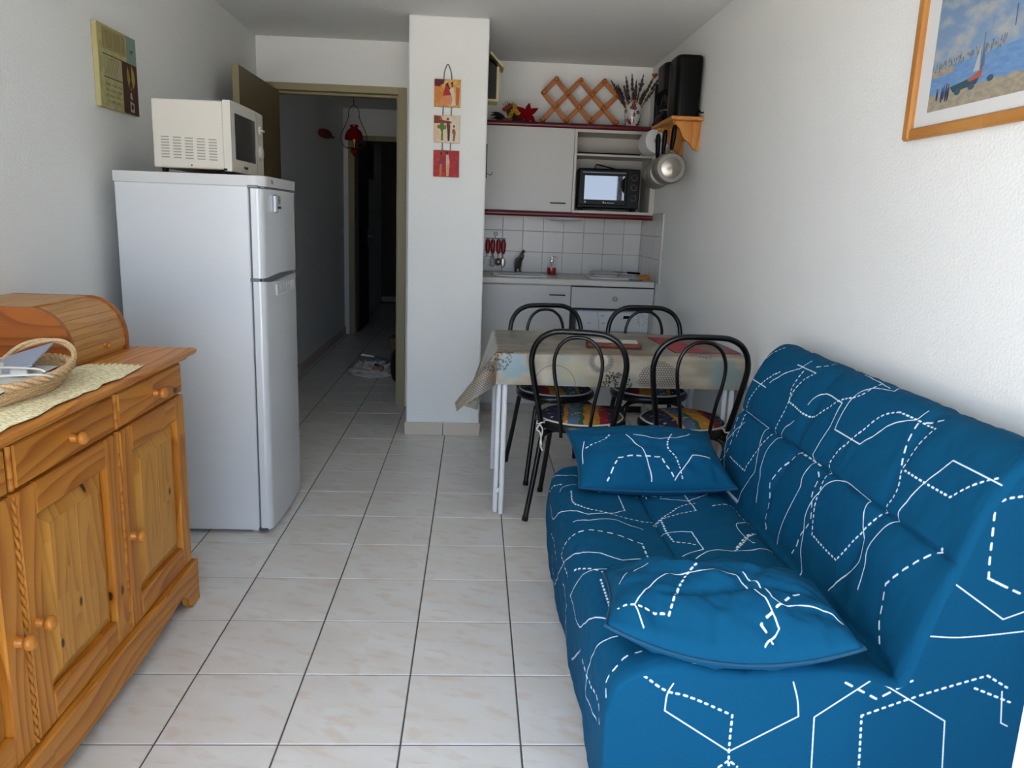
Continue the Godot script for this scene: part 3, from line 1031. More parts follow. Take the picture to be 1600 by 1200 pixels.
func runner_and_basket() -> void:
	var st := mb()
	var z0 := -0.44
	var z1 := 0.60
	var nz := 130
	var p := func(u: float, v: float) -> Vector3:
		var z := z0 + (z1 - z0) * v
		var jag := 0.010 * (fposmod(sin(v * 431.0) * 43.7, 1.0) - 0.5) + 0.008 * sin(v * 47.0)
		var xa := -0.305 if z < -0.37 else -0.50
		var xb := -0.147 + jag + (0.012 if fposmod(v * 7.3, 1.0) > 0.5 else 0.0)
		var x := lerpf(xa, xb, u)
		var zz := z + (0.012 * sin(u * 61.0) if v < 0.004 else 0.0)
		var rip := 0.0016 * absf(sin(v * PI * nz / 2.0 + 2.0 * sin(u * 9.0))) + 0.0012 * sin(u * 70.0 + v * 333.0)
		return Vector3(x, 0.8685 + rip, zz)
	sheet(st, 24, nz * 2, func(u: float, v: float) -> Vector3: return p.call(v, u))
	tag(obj("table_runner", st, mats.raffia), "cream woven raffia runner lying along the sideboard top under the basket", "runner")
	# oval wicker tray-basket, long axis along the sideboard
	var t := thing("basket", "shallow oval wicker basket with a tall loop handle, full of papers, on the sideboard", "basket", Vector3(-0.322, 0.872, -0.06))
	var rx := 0.115
	var rz := 0.225
	st = mb()
	# woven strands: wavy hoops, one above the other
	for k in 6:
		var f := 0.86 + 0.032 * k
		var pts := []
		for q in 90:
			var a := TAU * q / 90
			var w := 1.0 + 0.018 * sin(a * 22.0 + PI * k)
			pts.append(Vector3(cos(a) * rx * f * w, 0.005 + 0.0062 * k + 0.002 * sin(a * 5.0 + k), sin(a) * rz * f * w))
		tube(st, pts, 0.0062, 6, true)
	obj("weave", st, mats.wicker, t)
	st = mb()
	for s in 3:
		var pts := []
		for q in 150:
			var a := TAU * q / 150
			var b := a * 16.0 + TAU * s / 3.0
			pts.append(Vector3(cos(a) * (rx * 1.04 + 0.006 * cos(b)), 0.041 + 0.006 * sin(b), sin(a) * (rz * 1.04 + 0.006 * cos(b))))
		tube(st, pts, 0.0055, 6, true)
	obj("rim", st, mats.wicker, t)
	st = mb()
	lathe(st, [Vector2(0.0, 0.0), Vector2(0.85, 0.0), Vector2(0.86, 0.006), Vector2(0.0, 0.006)], 32, Transform3D(Basis.from_scale(Vector3(rx, 1, rz)), Vector3.ZERO))
	obj("bottom", st, mats.wicker, t)
	# loop handles at both ends, of two twisted canes
	for e in [-1.0, 1.0]:
		st = mb()
		for s in 2:
			var pts := []
			for q in 41:
				var w := q / 40.0
				var a := PI * w
				var ph := w * 9.0 + PI * s
				pts.append(Vector3(0.085 * cos(a), 0.038 + 0.046 * sin(a) + 0.004 * cos(ph), e * (0.165 + 0.075 * sin(a)) + 0.004 * sin(ph)))
			tube(st, pts, 0.0052, 7)
		obj("handle", st, mats.wicker, t)
	# contents
	st = mb()
	var env := Transform3D(Basis.from_euler(Vector3(0.10, 0.25, 0.32)), Vector3(-0.325, 0.928, -0.155))
	box(st, Vector3.ZERO, Vector3(0.115, 0.004, 0.20), 0.0005, 1, Vector2.ZERO, env)
	tag(obj("envelope", st, mats.grey_paper), "pale grey envelope leaning in the basket beside the loop handle", "envelope")
	var fold := thing("folder", "black folder with white pages lying across the wicker basket", "folder", Vector3(-0.31, 0.912, -0.03), 0.12)
	st = mb()
	box(st, Vector3(0, 0, 0), Vector3(0.15, 0.004, 0.30), 0.001, 1, Vector2.ZERO, Transform3D(Basis(Vector3.BACK, -0.06), Vector3.ZERO))
	obj("cover", st, mats.black_plastic, fold)
	st = mb()
	box(st, Vector3(0.004, 0.004, 0), Vector3(0.146, 0.003, 0.294), 0.0005, 1, Vector2.ZERO, Transform3D(Basis(Vector3.BACK, -0.06), Vector3.ZERO))
	obj("pages", st, mats.paper, fold)
	st = mb()
	box(st, Vector3.ZERO, Vector3(0.05, 0.022, 0.17), 0.008, 1, Vector2.ZERO, Transform3D(Basis(Vector3.UP, 0.25), Vector3(-0.345, 0.931, -0.01)))
	tag(obj("spectacle_case", st, mats.black_plastic), "long black spectacle case on the papers in the basket", "case")
	var g := thing("sunglasses", "brown sunglasses with white rims lying in the wicker basket", "sunglasses", Vector3(-0.275, 0.924, 0.06), -0.9)
	for s in [-1.0, 1.0]:
		st = mb()
		lathe(st, [Vector2(0.0, 0.0), Vector2(0.021, 0.001), Vector2(0.0225, 0.004), Vector2(0.021, 0.005), Vector2(0, 0.007)], 18, Transform3D(Basis.from_euler(Vector3(1.1, 0, 0)), Vector3(s * 0.028, 0.012, 0)))
		obj("lens", st, mats.brown_lens, g)
		st = mb()
		tube(st, curve([Vector3(s * 0.05, 0.016, 0), Vector3(s * 0.055, 0.02, -0.02), Vector3(s * 0.04, 0.012, -0.10), Vector3(s * 0.03, 0.004, -0.12)]), 0.0028, 6)
		obj("temple", st, mats.white_cord, g)
	st = mb()
	tube(st, [Vector3(-0.01, 0.017, 0), Vector3(0, 0.02, 0), Vector3(0.01, 0.017, 0)], 0.0025, 6)
	obj("bridge", st, mats.white_cord, g)
	st = mb()
	box(st, Vector3.ZERO, Vector3(0.034, 0.012, 0.045), 0.003, 1, Vector2.ZERO, Transform3D(Basis(Vector3.UP, 0.5), Vector3(-0.262, 0.9265, -0.045)))
	tag(obj("eraser", st, mats.paper), "small white block lying beside the sunglasses in the basket", "block")

# ---------------------------------------------------------------- fridge and microwave
func fridge() -> void:
	var t := thing("fridge", "tall white two-door fridge-freezer standing between the sideboard and the hall door", "fridge", Vector3(-0.585, 0, -1.31))
	# local: x 0 (back) to .55 (door face), z 0 (side seen) to -.55
	var F: Material = mats.fridge_white
	var D := -0.54
	obj("body", boxmesh(Vector3(0, 0.014, D), Vector3(0.492, 1.392, 0), 0.004), F, t)
	# lid with rounded front corners
	var rounded := func(x1: float, r: float) -> PackedVector2Array:
		var q := PackedVector2Array([Vector2(0, 0), Vector2(0, -D)])
		for a in 9:
			q.append(Vector2(x1 - r + r * sin(PI / 2 * a / 8.0), -D - r + r * cos(PI / 2 * a / 8.0)))
		for a in 9:
			q.append(Vector2(x1 - r + r * cos(PI / 2 * a / 8.0), r - r * sin(PI / 2 * a / 8.0)))
		return q
	var lie := Transform3D(Basis(Vector3.RIGHT, -PI / 2), Vector3.ZERO)   # (x, y, z) -> (x, z, -y)
	var st := mb()
	var lidp: PackedVector2Array = rounded.call(0.555, 0.05)
	for i in lidp.size():
		lidp[i] = Vector2(lidp[i].x * 1.006 - 0.003, lidp[i].y)
	prism(st, lidp, 1.392, 1.430, lie)
	obj("lid", st, mats.fridge_lid, t)
	st = mb()
	bx(st, Vector3(0.02, 1.384, D + 0.02), Vector3(0.548, 1.392, -0.02), 0.001)
	bx(st, Vector3(0.492, 0.02, D + 0.012), Vector3(0.500, 1.385, -0.012), 0.001)
	bx(st, Vector3(0.500, 1.02, D + 0.02), Vector3(0.535, 1.06, -0.02), 0.001)
	obj("gasket", st, mat("gasket_grey", Color(0.42, 0.43, 0.45), 0.7), t)
	# doors with bulging fronts and rounded upright edges
	var doorp := func() -> PackedVector2Array:
		var q := PackedVector2Array([Vector2(0.500, 0.0), Vector2(0.500, -D)])
		for a in 7:
			q.append(Vector2(0.522 + 0.024 * sin(PI / 2 * a / 6.0), -D - 0.034 + 0.034 * cos(PI / 2 * a / 6.0)))
		for a in range(1, 8):
			var f := a / 8.0
			q.append(Vector2(0.546 + 0.008 * sin(PI * f), lerpf(-D - 0.034, 0.034, f)))
		for a in 7:
			q.append(Vector2(0.522 + 0.024 * cos(PI / 2 * a / 6.0), 0.034 - 0.034 * sin(PI / 2 * a / 6.0)))
		return q
	# a door as a stack: its edge towards the gap dips in the middle like a smile
	var door := func(y0: float, y1: float, dip0: float, dip1: float) -> SurfaceTool:
		var s := mb()
		var q: PackedVector2Array = doorp.call()
		var n := q.size()
		var yb := func(i: int) -> float: return y0 + dip0 * sin(PI * clampf(q[i].y / -D, 0, 1)) if dip0 != 0.0 else y0
		var yt := func(i: int) -> float: return y1 + dip1 * sin(PI * clampf(q[i].y / -D, 0, 1)) if dip1 != 0.0 else y1
		for i in n:
			var k := (i + 1) % n
			s.set_smooth_group(3 if i > 1 and i < n - 2 else 4 + i)
			var A := lie * Vector3(q[i].x, q[i].y, yb.call(i))
			var B := lie * Vector3(q[k].x, q[k].y, yb.call(k))
			var C := lie * Vector3(q[k].x, q[k].y, yt.call(k))
			var E := lie * Vector3(q[i].x, q[i].y, yt.call(i))
			quad(s, B, A, E, C)
		s.set_smooth_group(-1)
		for i in range(1, n - 1):
			tri(s, lie * Vector3(q[0].x, q[0].y, yt.call(0)), lie * Vector3(q[i + 1].x, q[i + 1].y, yt.call(i + 1)), lie * Vector3(q[i].x, q[i].y, yt.call(i)))
			tri(s, lie * Vector3(q[0].x, q[0].y, yb.call(0)), lie * Vector3(q[i].x, q[i].y, yb.call(i)), lie * Vector3(q[i + 1].x, q[i + 1].y, yb.call(i + 1)))
		return s
	var up: MeshInstance3D = obj("freezer_door", door.call(1.046, 1.383, 0.012, 0.0), F, t)
	var low: MeshInstance3D = obj("door", door.call(0.018, 1.034, 0.0, -0.014), F, t)
	# shallow grip at the top of the lower door
	st = mb()
	for k in 6:
		bx(st, Vector3(0.5505, 0.975 + 0.002 * k, -0.43 + 0.045 * k), Vector3(0.5565, 1.014, -0.425 + 0.045 * k), 0.001)
	bx(st, Vector3(0.549, 0.968, -0.45), Vector3(0.5555, 1.016, -0.14), 0.002)
	obj("grip", st, mats.fridge_lid, low)
	st = mb()
	bx(st, Vector3(0.548, 1.295, -0.150), Vector3(0.566, 1.365, -0.128), 0.005)
	obj("badge", st, mats.chrome, up)
	st = mb()
	bx(st, Vector3(0.548, 1.300, -0.168), Vector3(0.560, 1.360, -0.151), 0.003)
	obj("badge_panel", st, mats.grey_metal, up)
	st = mb()
	var em := []
	for q in 24:
		em.append(Vector3(0.5535, 1.345 + 0.017 * sin(TAU * q / 24), -0.220 + 0.013 * cos(TAU * q / 24)))
	tube(st, em, 0.0016, 5, true)
	tube(st, [Vector3(0.5535, 1.337, -0.220), Vector3(0.5535, 1.349, -0.220)], 0.0022, 5)
	obj("emblem", st, mats.grey_metal, up)
	var tx := obj("lettering", text_mesh("INDESIT", 0.014, 0.001, true), mats.ink, up)
	tx.transform = Transform3D(Basis(Vector3.UP, PI / 2), Vector3(0.5542, 1.316, -0.220))
	tx = obj("lettering", text_mesh("R A", 0.022, 0.001), mats.grey_metal, t)
	tx.transform = Transform3D(Basis(Vector3.UP, PI / 2), Vector3(0.5556, 1.411, -0.105))
	for c in [Vector3(0.06, 0, -0.05), Vector3(0.06, 0, D + 0.05), Vector3(0.47, 0, -0.04), Vector3(0.47, 0, D + 0.05)]:
		st = mb()
		lathe(st, [Vector2(0.016, 0.0), Vector2(0.016, 0.02), Vector2(0.01, 0.022), Vector2(0.01, 0.03)], 12, Transform3D(Basis.IDENTITY, c))
		obj("foot", st, mats.fridge_lid, t)
	for y in [0.018, 1.040, 1.389]:
		st = mb()
		bx(st, Vector3(0.490, y - 0.006, -0.016), Vector3(0.528, y + 0.006, 0.003), 0.002)
		obj("hinge", st, mats.grey_metal, t)
	# cloth under the microwave
	st = mb()
	var cl := func(u: float, v: float) -> Vector3:
		var e := 0.003 * sin(u * 60.0) * float(v < 0.01 or v > 0.99)
		return Vector3(lerpf(-0.445, -0.125, u), 1.4335 + 0.0012 * sin(u * 40.0) * sin(v * 30.0), lerpf(-1.355, -1.78, v) + e)
	sheet(st, 40, 30, func(u: float, v: float) -> Vector3: return cl.call(u, 1.0 - v) if false else cl.call(u, v))
	tag(obj("cloth_mat", st, mats.wicker), "thin beige cloth under the microwave on the fridge top", "mat")

func microwave() -> void:
	var t := thing("microwave", "cream microwave oven with a black door window standing on top of the fridge", "microwave", Vector3(-0.455, 1.436, -1.365))
	# local x 0..0.30 depth (door face towards +x), z 0..-0.44
	var C: Material = mats.micro_cream
	var D := -0.45
	obj("case", boxmesh(Vector3(0, 0.014, D), Vector3(0.262, 0.262, 0), 0.004), C, t)
	var st := mb()
	# front shell: slightly bowed door
	var q := PackedVector2Array([Vector2(0.262, 0.0), Vector2(0.262, -D), Vector2(0.290, -D)])
	for a in range(1, 8):
		q.append(Vector2(0.290 + 0.006 * sin(PI * a / 8.0), lerpf(-D, 0.0, a / 8.0)))
	q.append(Vector2(0.290, 0.0))
	prism(st, q, 0.008, 0.266, Transform3D(Basis(Vector3.RIGHT, -PI / 2), Vector3.ZERO))
	var front := obj("front", st, C, t)
	st = mb()
	bx(st, Vector3(0.288, 0.055, -0.30), Vector3(0.2985, 0.225, -0.045), 0.002)
	obj("window", st, mats.black_glass, front)
	st = mb()
	bx(st, Vector3(0.2905, 0.012, -0.3325), Vector3(0.2965, 0.262, -0.3305), 0.0004)
	obj("door_gap", st, mats.micro_slot, front)
	st = mb()
	lathe(st, [Vector2(0.018, 0), Vector2(0.017, 0.009), Vector2(0.014, 0.011), Vector2(0, 0.011)], 20, Transform3D(Basis(Vector3.BACK, -PI / 2), Vector3(0.2915, 0.195, -0.385)))
	bx(st, Vector3(0.298, 0.191, -0.403), Vector3(0.312, 0.199, -0.367), 0.002)
	obj("knob", st, C, t)
	st = mb()
	lathe(st, [Vector2(0.028, 0), Vector2(0.027, 0.010), Vector2(0.023, 0.013), Vector2(0, 0.013)], 24, Transform3D(Basis(Vector3.BACK, -PI / 2), Vector3(0.2915, 0.105, -0.385)))
	obj("dial", st, C, t)
	# five columns of eight vent slots in the side towards the window
	st = mb()
	for i in 5:
		for j in 8:
			var x := 0.030 + 0.044 * i
			var y := 0.050 + 0.0105 * j - 0.003 * i * 0.4
			bx(st, Vector3(x, y, -0.001), Vector3(x + 0.030, y + 0.0042, 0.0008), 0.0003)
	var vents := obj("vent_slots", st, mats.micro_slot, t)
	vents.set_meta("kind", "stuff")
	st = mb()
	bx(st, Vector3(0.258, 0.010, -0.006), Vector3(0.272, 0.018, 0.0015), 0.001)
	lathe(st, [Vector2(0.003, 0), Vector2(0.0, 0.001)], 8, Transform3D(Basis(Vector3.RIGHT, PI / 2), Vector3(0.14, 0.025, 0.0)))
	obj("screw", st, mats.gap_dark, t)
	for c in [Vector3(0.03, 0, -0.03), Vector3(0.03, 0, D + 0.03), Vector3(0.25, 0, -0.03), Vector3(0.25, 0, D + 0.03)]:
		st = mb()
		lathe(st, [Vector2(0.012, 0.0), Vector2(0.013, 0.015)], 10, Transform3D(Basis.IDENTITY, c))
		obj("foot", st, mats.black_rubber, t)
	var tx := obj("lettering", text_mesh("Brandt", 0.015, 0.001, true), mats.ink, t)
	tx.transform = Transform3D(Basis(Vector3.UP, PI / 2), Vector3(0.2965, 0.030, -0.165))

# ---------------------------------------------------------------- sofa with its printed cover
const SOFA_PROFILE := [Vector2(1.075, 0.02), Vector2(1.06, 0.12), Vector2(1.05, 0.25), Vector2(1.055, 0.35), Vector2(1.075, 0.405), Vector2(1.115, 0.43), Vector2(1.20, 0.438), Vector2(1.33, 0.43), Vector2(1.45, 0.438), Vector2(1.58, 0.432), Vector2(1.64, 0.415), Vector2(1.655, 0.425), Vector2(1.675, 0.49), Vector2(1.695, 0.57), Vector2(1.725, 0.655), Vector2(1.75, 0.73), Vector2(1.785, 0.81), Vector2(1.825, 0.875), Vector2(1.87, 0.905), Vector2(1.92, 0.895), Vector2(1.95, 0.85), Vector2(1.955, 0.70), Vector2(1.955, 0.1)]
const SOFA_LEN := 2.4
const SOFA_Z0 := -0.97
const SOFA_Z1 := 0.35

func draw_lines(img: Image, lines: Array, to_px: Callable, px_per_m: float) -> void:
	var white := Color(0.88, 0.90, 0.92)
	for l in lines:
		var pts := []
		for k in range(1, l.size(), 2):
			pts.append(to_px.call(l[k] * 0.001, l[k + 1] * 0.001))
		pts = smooth2(pts)
		match l[0]:
			"s": stroke(img, pts, 0.0032 * px_per_m, white)
			"d": stroke(img, pts, 0.0053 * px_per_m, white, 0.0075 * px_per_m, 0.0085 * px_per_m)
			"D": stroke(img, pts, 0.0053 * px_per_m, white, 0.016 * px_per_m, 0.015 * px_per_m)

func fabric(called: String, img: Image) -> StandardMaterial3D:
	var m := mat(called, Color.WHITE, 0.85, 0, 0.25)
	m.albedo_texture = ImageTexture.create_from_image(img)
	return m

const COVER_BLUE := Color(0.02, 0.295, 0.43)

func sofa() -> void:
	# a plane of the profile by arc length
	var P := SOFA_PROFILE
	var cum := [0.0]
	for k in P.size() - 1:
		cum.append(cum[k] + P[k].distance_to(P[k + 1]))
	var tot: float = cum[P.size() - 1]
	var at := func(s: float) -> Vector2:
		for k in P.size() - 1:
			if s <= cum[k + 1] or k == P.size() - 2:
				var t: float = (s - cum[k]) / (cum[k + 1] - cum[k])
				return P[k].cubic_interpolate(P[k + 1], P[maxi(k - 1, 0)], P[mini(k + 2, P.size() - 1)], t)
		return P[0]
	var img := blank(2048, 1216, COVER_BLUE)
	draw_lines(img, COVER_LINES, func(s: float, z: float) -> Vector2: return Vector2(s / SOFA_LEN * 2048.0, (z + 1.03) / 1.425 * 1216.0), 2048.0 / SOFA_LEN)
	var cover := fabric("sofa_cover", img)
	var end_img := blank(1024, 1024, COVER_BLUE)
	draw_lines(end_img, END_LINES, func(x: float, y: float) -> Vector2: return Vector2((x - 1.0) * 1024.0, (1.0 - y) * 1024.0), 1024.0)
	var cover_end := fabric("sofa_cover_end", end_img)
	var t := thing("sofa", "blue clic-clac sofa with a quilted cover printed in white lines and dashes", "sofa", Vector3.ZERO)
	# quilting: grooves along the length at these arc lengths, and across at these z
	var seams := [0.655, 0.972, 1.235]
	var across := [-0.48, 0.02]
	var wr := noise(5.0, 71, 3)
	var wr2 := noise(14.0, 72, 2)
	var st := mb()
	st.set_smooth_group(1)
	var ss := []
	for i in 201:
		ss.append(tot * i / 200.0)
	for q in seams:
		for k in range(-8, 9):
			ss.append(q + 0.0022 * k + 0.0007)
	ss.sort()
	var zs := []
	for j in 121:
		zs.append(lerpf(SOFA_Z0, SOFA_Z1, j / 120.0))
	for k in range(1, 12):
		zs.append(SOFA_Z1 - 0.0025 * k)
	zs.sort()
	var nu := ss.size() - 1
	var nv := zs.size() - 1
	var g := []
	for i in nu + 1:
		var s: float = ss[i]
		var a: Vector2 = at.call(s)
		var b: Vector2 = at.call(minf(s + 0.004, tot))
		var c: Vector2 = at.call(maxf(s - 0.004, 0.0))
		var d := (b - c).normalized()
		var n := Vector2(-d.y, d.x)
		var row := []
		for j in nv + 1:
			var z: float = zs[j]
			var pill := 0.0
			for q in seams:
				var x := absf(s - q)
				pill -= (0.012 * exp(-x / 0.005) + 0.012 * exp(-x / 0.07)) * clampf((SOFA_Z1 - z) / 0.07, 0.0, 1.0)
			if s > 1.0 and s < 1.75:
				for q in across:
					var x := absf(z - q - 0.02 * sin(s * 6.0))
					pill -= 0.004 * exp(-x * x / 0.0003) + 0.004 * exp(-x / 0.05)
			# rounded ends, the cover softly rumpled near the window
			var e0 := clampf((z - SOFA_Z0) / 0.04, 0, 1)
			var e1 := clampf((SOFA_Z1 - z) / 0.03, 0, 1)
			var rnd_end := 0.017 * (2.0 - sqrt(e0 * (2.0 - e0)) - sqrt(e1 * (2.0 - e1)))
			if s < 0.5:
				rnd_end *= clampf((s - 0.25) / 0.25, 0.3, 1.0)
			pill -= rnd_end
			var soft := 0.0045 * wr.get_noise_2d(s, z) + 0.002 * wr2.get_noise_2d(s, z * 2.0)
			if s < 0.36:
				soft *= 0.8
				soft += 0.004 * sin(z * 17.0) * (0.36 - s) / 0.36
			# a crease and a bunch where the fitted cover turns the near front corner
			var k1 := Vector2(s - 0.52, (z - 0.29)).length()
			soft += 0.020 * exp(-k1 * k1 / 0.0022)
			var fold := (z - 0.275) + 0.2 * (s - 0.55)
			soft -= 0.008 * exp(-fold * fold / 0.0002) * clampf((s - 0.5) / 0.1, 0, 1) * clampf((0.95 - s) / 0.1, 0, 1)
			fold = (z - 0.235) + 0.10 * (s - 0.50)
			soft -= 0.005 * exp(-fold * fold / 0.0001) * clampf((s - 0.5) / 0.1, 0, 1) * clampf((0.8 - s) / 0.1, 0, 1)
			var p: Vector2 = a + n * (pill + soft)
			row.append([Vector3(minf(p.x, 1.962), p.y, z), Vector2(s / SOFA_LEN, (z + 1.03) / 1.425)])
		g.append(row)
	for i in nu:
		for j in nv:
			var A: Array = g[i][j]
			var B: Array = g[i + 1][j]
			var C: Array = g[i + 1][j + 1]
			var D: Array = g[i][j + 1]
			quad(st, D[0], C[0], B[0], A[0], D[1], C[1], B[1], A[1])
	obj("cover", st, cover, t)
	# end curtains of the cover
	for e in 2:
		st = mb()
		var edge := PackedVector2Array()
		for i in nu + 1:
			var p: Vector3 = g[i][0 if e == 0 else nv][0]
			edge.append(Vector2(p.x, p.y))
		var zc := SOFA_Z0 if e == 0 else SOFA_Z1
		var idx := Geometry2D.triangulate_polygon(edge)
		st.set_smooth_group(-1)
		for k in range(0, idx.size(), 3):
			var q: Array = [edge[idx[k]], edge[idx[k + 1]], edge[idx[k + 2]]]
			if (q[1] - q[0]).cross(q[2] - q[0]) * (1.0 if e == 1 else -1.0) < 0:
				q.reverse()
			tri(st, Vector3(q[0].x, q[0].y, zc), Vector3(q[1].x, q[1].y, zc), Vector3(q[2].x, q[2].y, zc), Vector2(q[0].x - 1.0, 1.0 - q[0].y), Vector2(q[1].x - 1.0, 1.0 - q[1].y), Vector2(q[2].x - 1.0, 1.0 - q[2].y))
		obj("cover_end", st, cover_end, t)
	mat("sofa_welt", COVER_BLUE.darkened(0.1), 0.85)
	for z in [SOFA_Z0 + 0.12, SOFA_Z1 - 0.12]:
		for x in [1.16, 1.86]:
			st = mb()
			lathe(st, [Vector2(0.018, 0.0), Vector2(0.018, 0.10)], 12, Transform3D(Basis.IDENTITY, Vector3(x, 0, z)))
			obj("foot", st, mats.black_plastic, t)

func pillow(called: String, label: String, c: Vector3, r: Vector3, d: Vector3, hw: float, hd: float, th: float, img: Image, mname: String, crease: float, sd: int, low := 0.8, sag := 0.0) -> void:
	var m := fabric(mname, img)
	r = r.normalized()
	d = (d - r * d.dot(r)).normalized()
	var n := d.cross(r)
	if n.y < 0:
		n = -n
	var nz := noise(1.6, sd, 3)
	var nz2 := noise(3.4, sd + 3, 2)
	var t := thing(called, label, "cushion", c, 0.0, "")
	var st := mb()
	var N := 56
	for side in [1.0, -1.0]:
		var f := func(u: float, v: float) -> Vector3:
			var a := u * 2.0 - 1.0
			var b := v * 2.0 - 1.0
			# edges draw in between the pointed corners
			var pa := a * (1.0 - 0.06 * (1.0 - b * b) * absf(a) * absf(a))
			var pb := b * (1.0 - 0.05 * (1.0 - a * a) * absf(b) * absf(b))
			var puff := pow(maxf(0.0, (1.0 - pow(absf(a), 2.6)) * (1.0 - pow(absf(b), 2.4))), 0.48)
			var edge: float = clampf(minf(1.0 - absf(a), 1.0 - absf(b)) * 8.0, 0.0, 1.0)
			var rum := (nz.get_noise_2d(a * 1.0, b * 1.0 + 9.0 * side) * 0.009 + nz2.get_noise_2d(a + 5.0, b) * 0.0025) * edge * (1.0 + crease)
			# creases running in from the front edge
			var cr := 0.0
			for k in 4:
				var ca := -0.6 + 0.42 * k + 0.12 * sin(k * 7.0)
				var dd := (a - ca - 0.15 * (b + 1.0) * sin(k * 3.0))
				cr -= 0.010 * exp(-dd * dd / 0.0016) * clampf((-0.45 - b) * 2.5, 0, 1)
			if crease > 0.3:
				var dd := b + 0.35 - 0.16 * sin(a * 2.6 + 0.4)
				cr -= 0.012 * exp(-dd * dd / 0.0022) * clampf((0.75 - absf(a - 0.05)) * 3.0, 0, 1)
				var d3 := a - 0.25 - 0.30 * sin(b * 2.2)
				cr -= 0.010 * exp(-d3 * d3 / 0.003) * clampf((0.7 - absf(b)) * 3.0, 0, 1)
			return r * (pa * hw) + d * (pb * hd) + n * (side * (puff * th * (1.0 if side > 0 else low)) - sag * (1.0 - a * a) * clampf((0.2 - b) / 1.2, 0.0, 1.0) + (rum + cr) * edge * (1.0 if side > 0 else 0.5))
		if side > 0:
			sheet(st, N, N, func(u: float, v: float) -> Vector3: return f.call(u, 1.0 - v), 1)
		else:
			sheet(st, N, N, func(u: float, v: float) -> Vector3: return f.call(1.0 - u, 1.0 - v), 1)
	obj("cushion_cover", st, m, t)
	# welt round the seam
	st = mb()
	var pts := []
	for q in 160:
		var w := q / 160.0 * 4.0
		var k := int(w)
		var x := (w - k) * 2.0 - 1.0
		var a := [x, 1.0, -x, -1.0][k] as float
		var b := [-1.0, x, 1.0, -x][k] as float
		var pa := a * (1.0 - 0.06 * (1.0 - b * b) * absf(a) * absf(a))
		var pb := b * (1.0 - 0.05 * (1.0 - a * a) * absf(b) * absf(b))
		pts.append(r * (pa * hw) + d * (pb * hd) - n * (sag * (1.0 - a * a) * clampf((0.2 - b) / 1.2, 0.0, 1.0)))
	tube(st, pts, 0.004, 6, true)
	obj("welt", st, mats.sofa_welt, t)

func pillows() -> void:
	var img := blank(640, 448, COVER_BLUE)
	draw_lines(img, PILLOW_LINES_FAR, func(u: float, v: float) -> Vector2: return Vector2(u * 640.0, (1.0 - v) * 448.0), 640.0 / 0.52)
	pillow("sofa_cushion", "smaller looking blue cushion propped at the sofa's end beside the dining chairs", Vector3(1.375, 0.515, -0.80), Vector3(1, 0, -0.03), Vector3(0, 0.28, -0.96), 0.262, 0.172, 0.075, img, "cushion_far_cloth", 0.0, 5, 0.8, 0.02)
	img = blank(640, 448, COVER_BLUE)
	draw_lines(img, PILLOW_LINES_NEAR, func(u: float, v: float) -> Vector2: return Vector2(u * 640.0, (1.0 - v) * 448.0), 640.0 / 0.50)
	pillow("sofa_cushion", "plump crumpled blue cushion lying on the sofa's end by the window frame", Vector3(1.315, 0.497, 0.205), Vector3(1, 0, 0.16), Vector3(-0.12, -0.12, -0.97), 0.25, 0.165, 0.088, img, "cushion_near_cloth", 0.35, 17, 0.45, 0.06)

# ---------------------------------------------------------------- table
const TX0 := 0.872
const TX1 := 1.965
const TZ0 := -2.24
const TZ1 := -1.565
const TY := 0.742

